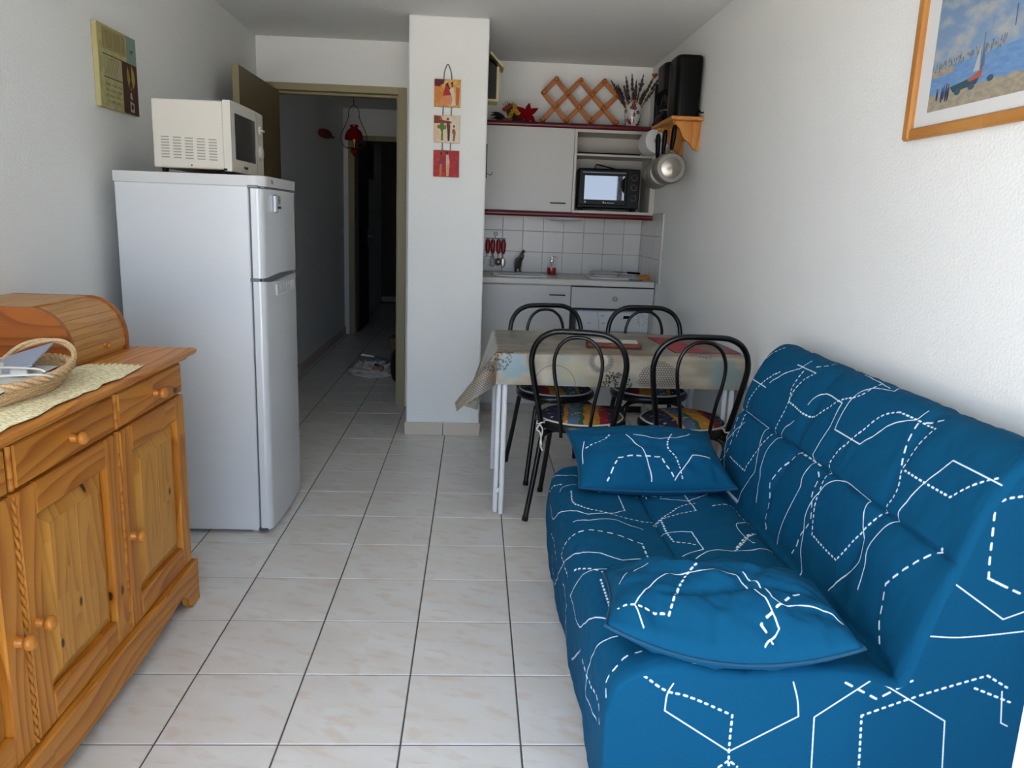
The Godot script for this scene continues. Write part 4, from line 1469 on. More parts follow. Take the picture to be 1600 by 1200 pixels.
func cloth_image() -> Image:
	# flat oilcloth: 1.40 m (x) by 1.00 m (z); the table top lies inside it
	var w := 1120
	var h := 800
	var img := Image.create(w, h, false, Image.FORMAT_RGB8)
	var n1 := noise(0.004, 41, 3)
	var n2 := noise(0.003, 44, 2)
	for j in h:
		for i in w:
			var c := Color(0.66, 0.615, 0.53).lerp(Color(0.51, 0.455, 0.375), clampf(n1.get_noise_2d(i * 0.8, j * 2.4) * 1.1 + 0.35, 0, 1))
			c = c.lerp(Color(0.47, 0.50, 0.47), clampf(n2.get_noise_2d(i + 500, j) * 2.0 - 0.35, 0, 0.6))
			img.set_pixel(i, j, c)
	var S := 800.0
	var r := RandomNumberGenerator.new()
	r.seed = 4
	# watercolour blooms: (x, z) in metres on the flat cloth, front edge at z = 1.0
	for b in [[0.34, 0.92, 0.085, Color(0.42, 0.56, 0.62)], [0.37, 0.44, 0.06, Color(0.40, 0.55, 0.56)], [1.28, 0.93, 0.09, Color(0.46, 0.54, 0.53)], [0.24, 0.96, 0.05, Color(0.58, 0.42, 0.32)], [0.70, 0.55, 0.12, Color(0.45, 0.44, 0.40)], [1.02, 0.82, 0.05, Color(0.47, 0.55, 0.58)], [0.60, 0.93, 0.08, Color(0.62, 0.57, 0.44)]]:
		var cx: float = b[0] * S
		var cy: float = b[1] * S
		var rr: float = b[2] * S
		for j in range(maxi(0, int(cy - rr)), mini(h, int(cy + rr))):
			for i in range(maxi(0, int(cx - rr)), mini(w, int(cx + rr))):
				var d := Vector2(i - cx, (j - cy) * 1.2).length() / rr + 0.35 * n1.get_noise_2d(i * 5.0, j * 5.0)
				if d < 1.0:
					img.set_pixel(i, j, img.get_pixel(i, j).lerp(b[3], clampf((1.0 - d) * 1.6, 0, 0.75)))
	# rings, leopard rounds and honeycomb rounds
	for k in [[0.73, 0.885, 0.058], [0.45, 0.62, 0.07]]:
		for q in 26:
			var rad: float = k[2] * S * (0.55 + 0.45 * q / 26.0)
			var cc := Color(0.33, 0.33, 0.33).lerp(Color(0.52, 0.49, 0.43), absf(q / 13.0 - 1.0))
			for a in 200:
				var p: Vector2 = Vector2(k[0] * S, k[1] * S) + Vector2.from_angle(TAU * a / 200) * rad
				if p.x > 2 and p.y > 2 and p.x < w - 2 and p.y < h - 2 and r.randf() < 0.7:
					img.set_pixel(int(p.x), int(p.y), cc)
		oval(img, k[0] * S, k[1] * S, k[2] * S * 0.5, k[2] * S * 0.5, Color(0.68, 0.65, 0.58))
	for k in [[0.265, 0.86, 0.085], [0.80, 1.005, 0.075], [1.19, 0.80, 0.06], [0.10, 0.40, 0.07]]:
		for q in 240:
			var v := Vector2(r.randf_range(-1, 1), r.randf_range(-1, 1))
			if v.length() > 1.0:
				continue
			var p: Vector2 = Vector2(k[0] * S, k[1] * S) + v * k[2] * S
			var a := Vector2.from_angle(r.randf() * TAU) * 4.0
			stroke(img, [p, p + a, p + a + a.rotated(1.2)], 2.2, Color(0.10, 0.10, 0.10))
	for k in [[0.99, 0.975, 0.09], [0.12, 0.97, 0.13], [0.62, 0.40, 0.08]]:
		for a in range(-18, 19):
			for b in range(-18, 19):
				var v := Vector2((a + 0.5 * (b & 1)) * 9.0, b * 7.8)
				if v.length() > k[2] * S:
					continue
				var p: Vector2 = Vector2(k[0] * S, k[1] * S) + v
				if p.x < 6 or p.y < 6 or p.x > w - 6 or p.y > h - 6:
					continue
				for e in 6:
					stroke(img, [p + Vector2.from_angle(PI / 6 + PI / 3 * e) * 5.0, p + Vector2.from_angle(PI / 2 + PI / 3 * e) * 5.0], 1.5, Color(0.30, 0.29, 0.28))
	for k in [[0.53, 1.00, 0.09], [0.30, 0.30, 0.12]]:
		var pts := []
		for a in 61:
			pts.append(Vector2(k[0] * S, k[1] * S) + Vector2.from_angle(TAU * a / 60) * k[2] * S)
		stroke(img, pts, 1.6, Color(0.25, 0.25, 0.24))
	return img

func table() -> void:
	var t := thing("dining_table", "rectangular dining table on white paired tube legs against the right wall", "table", Vector3(TX0, 0, TZ0))
	var L := TX1 - TX0
	var Wd := TZ1 - TZ0
	obj("tabletop", boxmesh(Vector3(0, 0.716, 0), Vector3(L, TY - 0.002, Wd), 0.004), mats.laminate, t)
	var st: SurfaceTool
	obj("apron", boxmesh(Vector3(0.05, 0.68, 0.04), Vector3(L - 0.04, 0.716, 0.06), 0.002), mats.white_tube, t)
	obj("apron", boxmesh(Vector3(0.05, 0.68, Wd - 0.06), Vector3(L - 0.04, 0.716, Wd - 0.04), 0.002), mats.white_tube, t)
	for c in [Vector2(0.024, Wd - 0.015), Vector2(0.024, 0.045), Vector2(L - 0.06, Wd - 0.015), Vector2(L - 0.06, 0.045)]:
		st = mb()
		lathe(st, [Vector2(0.0105, 0.012), Vector2(0.0115, 0.0), Vector2(0.0118, 0.025), Vector2(0.0118, 0.716)], 14, Transform3D(Basis.IDENTITY, Vector3(c.x + 0.014, 0, c.y)))
		lathe(st, [Vector2(0.0105, 0.012), Vector2(0.0115, 0.0), Vector2(0.0118, 0.025), Vector2(0.0118, 0.716)], 14, Transform3D(Basis.IDENTITY, Vector3(c.x - 0.012, 0.004, c.y - 0.014)))
		for y in [0.10, 0.62]:
			bx(st, Vector3(c.x - 0.012, y, c.y - 0.016), Vector3(c.x + 0.014, y + 0.02, c.y + 0.002), 0.001)
		obj("leg", st, mats.white_tube, t)
	var cm := textured("oilcloth", cloth_image(), 0.28)
	cm.metallic_specular = 0.5
	st = mb()
	# flat cloth: left overhang .28, front and back .147; flush at the wall
	var lo := 0.275
	var fo := 0.147
	var X0 := TX0 - 0.003
	var Z1 := TZ1 + 0.003
	var Z0 := TZ0 - 0.003
	var hang := func(x: float, z: float) -> Vector3:
		# x, z are flat coordinates on the cloth
		var dl := maxf(0.0, X0 - x)
		var df := maxf(0.0, z - Z1)
		var db := maxf(0.0, Z0 - z)
		var side := df if df > 0 else db
		var zs := 1.0 if df > 0 else -1.0
		if dl <= 0.0 and side <= 0.0:
			return Vector3(x, TY + 0.002, z)
		var rr := sqrt(dl * dl + side * side)
		var th := atan2(dl, side)   # 0 = straight off the long side, 90 deg = off the left end
		var k := th / (PI / 2)
		var fl := 0.05 + 0.62 * pow(sin(PI * minf(k, 0.85) / 1.7), 1.5)
		if k > 0.85:
			fl = lerpf(0.67, 0.27, (k - 0.85) / 0.15)
		if db > 0.0:
			fl *= 0.5
		if dl <= 0.0:
			fl = 0.05 + 0.025 * sin(x * 17.0)
		if side <= 0.0:
			fl = 0.27 + 0.03 * sin(z * 11.0)
		# rounded edge
		var e := 0.012
		var drop := rr * cos(fl)
		var out := rr * sin(fl)
		if rr < e:
			drop = rr * rr / (2 * e) * cos(fl)
		else:
			drop -= e * 0.5 * cos(fl)
			out += e * 0.3
		var dir := Vector2(sin(th), cos(th))
		var px := minf(x, X0) if dl <= 0.0 else X0
		if dl <= 0.0:
			px = x
		var pz := z if side <= 0.0 else (Z1 if df > 0 else Z0)
		return Vector3(px - dir.x * out, TY + 0.002 - drop, pz + zs * dir.y * out)
	var nx := 110
	var nz := 80
	var fx0 := X0 - lo
	var fx1 := XR - 0.006
	var fz0 := Z0 - fo
	var fz1 := Z1 + fo
	st.set_smooth_group(1)
	var gg := []
	for i in nx + 1:
		var row := []
		for j in nz + 1:
			var x := lerpf(fx0, fx1, float(i) / nx)
			var z := lerpf(fz0, fz1, float(j) / nz)
			row.append([hang.call(x, z), Vector2((x - fx0) / 1.40, 1.0 - (fz1 - z) / 1.0)])
		gg.append(row)
	for i in nx:
		for j in nz:
			var A: Array = gg[i][j]
			var B: Array = gg[i + 1][j]
			var C: Array = gg[i + 1][j + 1]
			var D: Array = gg[i][j + 1]
			quad(st, D[0], C[0], B[0], A[0], D[1], C[1], B[1], A[1])
	tag(obj("tablecloth", st, cm), "taupe oilcloth with grey rings and leopard dots draped over the dining table", "tablecloth")
	# what lies on it
	var b := thing("wallet", "brown leather cover holding white sheets lying on the tablecloth", "folder", Vector3(1.42, TY + 0.003, -1.83), -0.12)
	st = mb()
	bx(st, Vector3(-0.125, 0.0, -0.08), Vector3(0.125, 0.004, 0.10), 0.0015)
	box(st, Vector3(0.0, 0.012, 0.088), Vector3(0.25, 0.022, 0.02), 0.006)
	box(st, Vector3(-0.112, 0.008, 0.005), Vector3(0.02, 0.012, 0.17), 0.005)
	obj("cover", st, mats.tan_leather, b)
	obj("sheets", boxmesh(Vector3(-0.10, 0.004, -0.078), Vector3(0.115, 0.016, 0.082), 0.001), mats.paper, b)
	var pm := thing("place_mat", "pink and grey placemat lying on the tablecloth by the right wall", "placemat", Vector3(1.812, TY + 0.0035, -1.89), 0.06)
	var pi := blank(256, 160, Color(0.62, 0.13, 0.19))
	fill(pi, [Vector2(70, 0), Vector2(165, 0), Vector2(200, 60), Vector2(120, 100), Vector2(96, 40)], Color(0.50, 0.42, 0.38))
	fill(pi, [Vector2(150, 160), Vector2(120, 110), Vector2(190, 80), Vector2(215, 160)], Color(0.45, 0.41, 0.36))
	fill(pi, [Vector2(210, 0), Vector2(256, 0), Vector2(256, 160), Vector2(240, 160)], Color(0.36, 0.37, 0.40))
	st = mb()
	st.set_smooth_group(-1)
	quad(st, Vector3(-0.155, 0.002, 0.22), Vector3(0.155, 0.002, 0.22), Vector3(0.155, 0.002, -0.22), Vector3(-0.155, 0.002, -0.22), Vector2(0, 1), Vector2(1, 1), Vector2(1, 0), Vector2(0, 0))
	bx(st, Vector3(-0.155, 0.0, -0.22), Vector3(0.155, 0.0019, 0.22), 0.0)
	obj("print", st, textured("placemat_print", pi, 0.5), pm)

# ---------------------------------------------------------------- chairs
func cushion_image() -> Image:
	# Provencal stripes: bands of blue, ochre, green, red and navy with small yellow leaves and flowers
	var w := 320
	var img := blank(w, w, Color(0.1, 0.2, 0.4))
	var nz := noise(0.02, 61, 2)
	var bands := [[0.00, Color(0.66, 0.42, 0.14)], [0.06, Color(0.06, 0.11, 0.25)], [0.32, Color(0.66, 0.43, 0.14)], [0.37, Color(0.27, 0.36, 0.46)], [0.50, Color(0.07, 0.30, 0.21)], [0.55, Color(0.69, 0.47, 0.16)], [0.73, Color(0.48, 0.05, 0.11)], [0.83, Color(0.05, 0.10, 0.24)], [0.96, Color(0.12, 0.28, 0.26)]]
	for j in w:
		for i in w:
			var u := float(i) / w + 0.035 * sin(j * 0.012 + 0.5) + 0.02 * nz.get_noise_2d(i, j)
			for b in bands:
				if u >= b[0]:
					img.set_pixel(i, j, b[1])
	var r := RandomNumberGenerator.new()
	r.seed = 8
	for k in 200:
		var x := r.randf() * w
		var y := r.randf() * w
		var u := x / w
		var c: Color = [Color(0.80, 0.60, 0.08), Color(0.10, 0.42, 0.30), Color(0.25, 0.45, 0.62), Color(0.80, 0.66, 0.30)][r.randi() % 4]
		if u > 0.55 and u < 0.73:
			c = [Color(0.55, 0.25, 0.03), Color(0.80, 0.60, 0.16), Color(0.62, 0.36, 0.04)][r.randi() % 3]
		elif u > 0.73 and u < 0.83:
			c = [Color(0.75, 0.12, 0.12), Color(0.25, 0.10, 0.24), Color(0.20, 0.22, 0.10)][r.randi() % 3]
		oval(img, x, y, r.randf_range(3, 9), r.randf_range(2, 5), c, r.randf_range(-0.5, 0.5))
	return img

func make_chair() -> Node3D:
	var t := thing("dining_chair", "", "chair", Vector3.ZERO, 0.0, "black bistro chairs round the dining table")
	var K: Material = mats.black_metal
	# round seat: board in a metal ring
	var st := mb()
	lathe(st, [Vector2(0, 0.412), Vector2(0.19, 0.412), Vector2(0.198, 0.416), Vector2(0.203, 0.424), Vector2(0.203, 0.438), Vector2(0.198, 0.447), Vector2(0.19, 0.450), Vector2(0, 0.450)], 48)
	obj("seat", st, K, t)
	st = mb()
	var hp := []
	var half := [Vector2(0.152, 0.405), Vector2(0.156, 0.45), Vector2(0.170, 0.53), Vector2(0.186, 0.62), Vector2(0.197, 0.69), Vector2(0.199, 0.735), Vector2(0.187, 0.785), Vector2(0.158, 0.826), Vector2(0.115, 0.850), Vector2(0.065, 0.858)]
	for v in half:
		hp.append(Vector3(-v.x, v.y, 0.150 + (v.y - 0.41) * 0.16))
	for k in range(half.size() - 1, -1, -1):
		var v: Vector2 = half[k]
		hp.append(Vector3(v.x, v.y, 0.150 + (v.y - 0.41) * 0.16))
	tube(st, curve(hp, 5), 0.0125, 12)
	obj("back_hoop", st, K, t)
	st = mb()
	var ip := []
	var ih := [Vector2(0.060, 0.395), Vector2(0.064, 0.46), Vector2(0.078, 0.57), Vector2(0.094, 0.65), Vector2(0.101, 0.71), Vector2(0.097, 0.755), Vector2(0.078, 0.800), Vector2(0.045, 0.828), Vector2(0.015, 0.836)]
	for v in ih:
		ip.append(Vector3(-v.x, v.y, 0.193 + (v.y - 0.41) * 0.065))
	for k in range(ih.size() - 1, -1, -1):
		var v: Vector2 = ih[k]
		ip.append(Vector3(v.x, v.y, 0.193 + (v.y - 0.41) * 0.065))
	tube(st, curve(ip, 5), 0.0078, 10)
	obj("inner_hoop", st, K, t)
	for sx in [-1.0, 1.0]:
		for sz in [-1.0, 1.0]:
			st = mb()
			tube(st, curve([Vector3(sx * 0.05, 0.402, sz * 0.05), Vector3(sx * 0.115, 0.402, sz * 0.115), Vector3(sx * 0.140, 0.392, sz * 0.138), Vector3(sx * 0.152, 0.365, sz * 0.150), Vector3(sx * 0.175, 0.19, sz * 0.172), Vector3(sx * 0.200, 0.012, sz * 0.196)], 5), 0.0118, 12)
			var leg := obj("leg", st, K, t)
			st = mb()
			tube(st, [Vector3(sx * 0.199, 0.022, sz * 0.195), Vector3(sx * 0.202, 0.001, sz * 0.198)], 0.0135, 12)
			obj("foot_cap", st, mats.black_rubber, leg)
	# patterned pad tied to the hoop
	st = mb()
	var N := 40
	st.set_smooth_group(1)
	var rr := 9
	var pos := func(a: float, f: float) -> Vector3:
		var q := 0.187 * (1.0 + 0.008 * sin(a * 7.0)) * f
		var y := 0.4515 + 0.030 * pow(maxf(0.0, 1.0 - pow(f, 3.2)), 0.6) + 0.0025 * sin(a * 3.0 + f * 8.0) * (1.0 - f)
		return Vector3(q * cos(a), y, -q * sin(a))
	for k in N:
		for q in rr:
			var a0 := TAU * k / N
			var a1 := TAU * (k + 1) / N
			var f0 := float(q) / rr
			var f1 := float(q + 1) / rr
			var p: Array = [pos.call(a0, f0), pos.call(a0, f1), pos.call(a1, f1), pos.call(a1, f0)]
			var u := []
			for w in p:
				u.append(Vector2(0.5 + w.x / 0.39, 0.5 + w.z / 0.39))
			quad(st, p[0], p[1], p[2], p[3], u[0], u[1], u[2], u[3])
	var pad := obj("seat_pad", st, mats.chair_print, t)
	st = mb()
	var rim := []
	for k in 64:
		var a := TAU * k / 64
		rim.append(Vector3(0.187 * (1.0 + 0.008 * sin(a * 7.0)) * cos(a), 0.4535, -0.187 * (1.0 + 0.008 * sin(a * 7.0)) * sin(a)))
	tube(st, rim, 0.0042, 6, true)
	obj("piping", st, mats.white_cord, pad)
	for sx in [-1.0, 1.0]:
		st = mb()
		var z := 0.158
		var x: float = sx * 0.156
		var loop := []
		for k in 13:
			var a := TAU * k / 12.0
			loop.append(Vector3(x + 0.017 * cos(a), 0.446 + 0.004 * sin(a * 2.0), z + 0.017 * sin(a)))
		tube(st, loop, 0.0032, 6)
		tube(st, curve([Vector3(sx * 0.13, 0.452, 0.128), Vector3(sx * 0.145, 0.449, 0.15), Vector3(x, 0.440, z + 0.018)]), 0.0034, 6)
		tube(st, curve([Vector3(x, 0.440, z + 0.018), Vector3(x + 0.014, 0.418, z + 0.024), Vector3(x + 0.006, 0.36, z + 0.022), Vector3(x + 0.016, 0.325, z + 0.02)]), 0.0036, 6)
		tube(st, curve([Vector3(x, 0.440, z + 0.018), Vector3(x - 0.012, 0.421, z + 0.026), Vector3(x + 0.004, 0.405, z + 0.027), Vector3(x + 0.012, 0.35, z + 0.021)]), 0.0036, 6)
		obj("tie", st, mats.white_cord, pad)
	return t

func chairs() -> void:
	mats["chair_print"] = textured("chair_print", cushion_image(), 0.75)
	var first := make_chair()
	var spots := [
		[Vector3(1.258, 0, -1.635), -0.25, "black bistro chair nearest the white table leg, with white pad ties hanging"],
		[Vector3(1.715, 0, -1.60), 0.0, "black bistro chair between sofa and table, half hidden behind the sofa"],
		[Vector3(1.200, 0, -2.20), PI + 0.22, "black bistro chair behind the table, in front of the white cupboard door"],
		[Vector3(1.700, 0, -2.24), PI, "black bistro chair behind the table, in front of the dishwasher"]]
	for k in 4:
		var c := first
		if k > 0:
			c = first.duplicate() as Node3D
			c.name = numbered("dining_chair")
			add_child(c, true)
		c.position = spots[k][0]
		c.rotation.y = spots[k][1]
		c.set_meta("label", spots[k][2])

# ---------------------------------------------------------------- kitchenette
func kitchen() -> void:
	var L: Material = mats.laminate
	var E: Material = mats.laminate_edge
	# base unit with its door
	var t := thing("base_cabinet", "white kitchen base cabinet under the sink with a slim bar handle", "cabinet", Vector3(0.815, 0, ZKIT + 0.01))
	var st := mb()
	bx(st, Vector3(0, 0.062, 0), Vector3(0.598, 0.885, 0.528), 0.001)
	obj("body", st, E, t)
	var d := obj("door", boxmesh(Vector3(0.003, 0.068, 0.5285), Vector3(0.595, 0.880, 0.548), 0.002), L, t)
	st = mb()
	tube(st, [Vector3(0.455, 0.822, 0.5485), Vector3(0.455, 0.822, 0.572), Vector3(0.555, 0.822, 0.572), Vector3(0.555, 0.822, 0.5485)], 0.0035, 8)
	obj("handle", st, mats.gap_dark, d)
	obj("plinth", boxmesh(Vector3(0, 0.001, 0.0), Vector3(0.598, 0.060, 0.49), 0.001), E, t)
	# cooker unit: fascia with one knob
	t = thing("hob_fascia", "white cooker fascia panel with one round grey knob under the worktop", "panel", Vector3(1.4155, 0, ZKIT + 0.01))
	obj("panel", boxmesh(Vector3(0.0, 0.738, 0.515), Vector3(0.558, 0.878, 0.545), 0.003), L, t)
	st = mb()
	lathe(st, [Vector2(0.018, 0), Vector2(0.017, 0.010), Vector2(0.014, 0.012), Vector2(0, 0.012)], 20, Transform3D(Basis(Vector3.RIGHT, PI / 2), Vector3(0.297, 0.805, 0.545)))
	obj("knob", st, mat("knob_grey", Color(0.60, 0.59, 0.57), 0.5), t)
	st = mb()
	bx(st, Vector3(-0.001, 0.878, 0.50), Vector3(0.56, 0.885, 0.53), 0)
	bx(st, Vector3(-0.001, 0.728, 0.48), Vector3(0.56, 0.738, 0.53), 0)
	obj("shadow_gap", st, mats.gap_dark, t)
	obj("side_panel", boxmesh(Vector3(0.545, 0.001, 0.02), Vector3(0.562, 0.728, 0.50), 0.001), E, t)
	# dishwasher
	t = thing("dishwasher", "white dishwasher with a small dark display standing under the cooker fascia", "dishwasher", Vector3(1.462, 0, ZKIT + 0.02))
	obj("body", boxmesh(Vector3(0, 0.055, 0), Vector3(0.494, 0.722, 0.49), 0.004), mats.fridge_white, t)
	obj("door", boxmesh(Vector3(0.002, 0.060, 0.4905), Vector3(0.494, 0.575, 0.515), 0.006), mats.fridge_white, t)
	var p := obj("control_panel", boxmesh(Vector3(0.002, 0.578, 0.4905), Vector3(0.494, 0.720, 0.518), 0.006), mats.fridge_white, t)
	obj("display", boxmesh(Vector3(0.318, 0.672, 0.518), Vector3(0.372, 0.691, 0.5192), 0.0004), mats.black_glass, p)
	st = mb()
	for k in 9:
		var a := TAU * (k + 0.3) / 9
		bx(st, Vector3(0.443 + 0.036 * cos(a) - 0.004, 0.665 + 0.036 * sin(a) - 0.002, 0.518), Vector3(0.443 + 0.036 * cos(a) + 0.004, 0.665 + 0.036 * sin(a) + 0.002, 0.5187), 0)
	for k in [Vector2(0.16, 0.685), Vector2(0.17, 0.635), Vector2(0.30, 0.668), Vector2(0.07, 0.635)]:
		bx(st, Vector3(k.x, k.y, 0.518), Vector3(k.x + 0.026, k.y + 0.004, 0.5187), 0)
	obj("print", st, mats.grey_metal, p)
	st = mb()
	lathe(st, [Vector2(0.024, 0), Vector2(0.022, 0.012), Vector2(0.0, 0.013)], 20, Transform3D(Basis(Vector3.RIGHT, PI / 2), Vector3(0.443, 0.665, 0.518)))
	obj("dial", st, mats.fridge_white, p)
	st = mb()
	tube(st, curve([Vector3(0.135, 0.718, 0.5185), Vector3(0.150, 0.66, 0.5185), Vector3(0.155, 0.59, 0.5185)]), 0.001, 5)
	obj("drawer_line", st, mats.gap_dark, p)
	obj("plinth", boxmesh(Vector3(0.004, 0.001, 0.0), Vector3(0.496, 0.053, 0.45), 0.002), mats.gap_dark, t)
	# worktop
	tag(obj("worktop", boxmesh(Vector3(0.814, 0.887, ZKIT + 0.008), Vector3(XR - 0.0085, 0.926, -3.434), 0.005), mats.worktop), "cream worktop running from the column to the right wall", "worktop")
	# sink: enamel rim with a hollow bowl
	t = thing("sink", "white enamel kitchen sink set in the worktop left of the soap bottle", "sink", Vector3(1.075, 0.9265, -3.70))
	st = mb()
	var rings := [[0.190, 0.165, 0.0], [0.190, 0.165, 0.007], [0.182, 0.157, 0.009], [0.160, 0.135, 0.007], [0.152, 0.127, 0.002]]
	var rr := func(hx: float, hz: float, y: float) -> Array:
		var o := []
		for q in 40:
			var a := TAU * q / 40
			o.append(Vector3(signf(cos(a)) * pow(absf(cos(a)), 0.35) * hx, y, signf(sin(a)) * pow(absf(sin(a)), 0.35) * hz))
		return o
	st.set_smooth_group(1)
	for k in rings.size() - 1:
		var A: Array = rr.call(rings[k][0], rings[k][1], rings[k][2])
		var B: Array = rr.call(rings[k + 1][0], rings[k + 1][1], rings[k + 1][2])
		for q in 40:
			quad(st, A[(q + 1) % 40], A[q], B[q], B[(q + 1) % 40])
	var C: Array = rr.call(0.152, 0.127, 0.002)
	for q in 40:
		tri(st, Vector3(0, 0.0005, 0), C[(q + 1) % 40], C[q])
	obj("bowl", st, mats.enamel, t)
	t = thing("tap", "dark steel mixer tap leaning over the sink", "tap", Vector3(1.075, 0.927, -3.90))
	st = mb()
	lathe(st, [Vector2(0.027, 0), Vector2(0.025, 0.008), Vector2(0.021, 0.02), Vector2(0.020, 0.06)], 16)
	tube(st, [Vector3(0, 0.03, 0), Vector3(0.006, 0.085, 0.02), Vector3(0.022, 0.128, 0.12)], [0.020, 0.020, 0.015], 14)
	obj("body", st, mats.grey_metal, t)
	st = mb()
	tube(st, curve([Vector3(0.008, 0.085, 0.02), Vector3(0.016, 0.118, 0.01), Vector3(0.030, 0.150, 0.03), Vector3(0.036, 0.158, 0.045)]), [0.016, 0.016, 0.015, 0.014, 0.013, 0.012, 0.012, 0.012, 0.012, 0.012, 0.012, 0.012, 0.012, 0.012, 0.012, 0.012, 0.012, 0.011, 0.011], 12)
	obj("lever", st, mats.chrome, t)
	st = mb()
	tube(st, curve([Vector3(-0.018, 0.01, 0.0), Vector3(-0.022, 0.075, 0.01), Vector3(-0.016, 0.10, 0.015), Vector3(0.0, 0.11, 0.015)]), 0.006, 8)
	obj("hose", st, mats.grey_metal, t)
	t = thing("soap_bottle", "clear soap dispenser with red liquid soap standing by the sink", "bottle", Vector3(1.315, 0.927, -3.86))
	st = mb()
	lathe(st, [Vector2(0.0, 0.0), Vector2(0.026, 0.0), Vector2(0.031, 0.008), Vector2(0.032, 0.03), Vector2(0.031, 0.050)], 24)
	lathe(st, [Vector2(0.031, 0.050), Vector2(0.0, 0.050)], 24)
	obj("soap", st, mats.red_soap, t)
	st = mb()
	lathe(st, [Vector2(0.0315, 0.050), Vector2(0.030, 0.062), Vector2(0.022, 0.080), Vector2(0.013, 0.088), Vector2(0.013, 0.094)], 24)
	obj("bottle", st, mats.clear_glass, t)
	st = mb()
	lathe(st, [Vector2(0.014, 0.092), Vector2(0.014, 0.104), Vector2(0.005, 0.106), Vector2(0.005, 0.122), Vector2(0.011, 0.123), Vector2(0.011, 0.129), Vector2(0, 0.13)], 16)
	tube(st, [Vector3(0, 0.126, 0), Vector3(0.035, 0.125, 0.012), Vector3(0.038, 0.118, 0.013)], 0.004, 8)
	obj("pump", st, mats.chrome, t)
	st = mb()
	tube(st, [Vector3(0, 0.046, 0), Vector3(0, 0.095, 0)], 0.0025, 6)
	obj("straw", st, mats.red_plastic, t)
	# hob with white lids
	t = thing("hob", "white two-plate hob set in the worktop under a round white lid", "hob", Vector3(1.72, 0.9265, -3.70))
	st = mb()
	box(st, Vector3(0, 0.005, 0), Vector3(0.34, 0.010, 0.30), 0.004)
	obj("plate", st, mats.enamel, t)
	st = mb()
	lathe(st, [Vector2(0.092, 0.010), Vector2(0.094, 0.020), Vector2(0.088, 0.024), Vector2(0, 0.025)], 32, Transform3D(Basis.IDENTITY, Vector3(-0.03, 0.001, -0.04)))
	obj("ring_cover", st, mats.enamel, t)
	st = mb()
	lathe(st, [Vector2(0.100, 0.0), Vector2(0.118, 0.006), Vector2(0.120, 0.010), Vector2(0.112, 0.013), Vector2(0.09, 0.011), Vector2(0, 0.011)], 36, Transform3D(Basis.IDENTITY, Vector3(1.69, 0.9535, -3.735)))
	tag(obj("plate_lid", st, mats.laminate), "round white lid or plate lying on the hob", "lid")
	t = thing("scraper", "dark steel knife lying across the hob's corner", "knife", Vector3(1.83, 0.964, -3.66), -0.75)
	st = mb()
	box(st, Vector3(-0.06, 0.006, 0), Vector3(0.115, 0.003, 0.024), 0.0012)
	obj("blade", st, mats.grey_metal, t)
	st = mb()
	box(st, Vector3(0.045, 0.006, 0), Vector3(0.10, 0.014, 0.020), 0.005)
	obj("handle", st, mats.black_plastic, t)
	st = mb()
	box(st, Vector3.ZERO, Vector3(0.07, 0.028, 0.05), 0.006, 1, Vector2.ZERO, Transform3D(Basis.from_euler(Vector3(0, 0.5, 0.12)), Vector3(1.922, 0.9465, -3.56)))
	tag(obj("sponge", st, mats.yellow_sponge), "yellow sponge lying at the worktop's right end", "sponge")
	st = mb()
	box(st, Vector3.ZERO, Vector3(0.09, 0.010, 0.035), 0.003, 1, Vector2.ZERO, Transform3D(Basis.from_euler(Vector3(0, -0.35, 0)), Vector3(1.855, 0.9325, -3.505)))
	tag(obj("lighter", st, mat("lighter_grey", Color(0.30, 0.34, 0.42), 0.4)), "grey-blue gas lighter lying at the worktop edge beside the sponge", "lighter")
	utensils()
	upper_units()

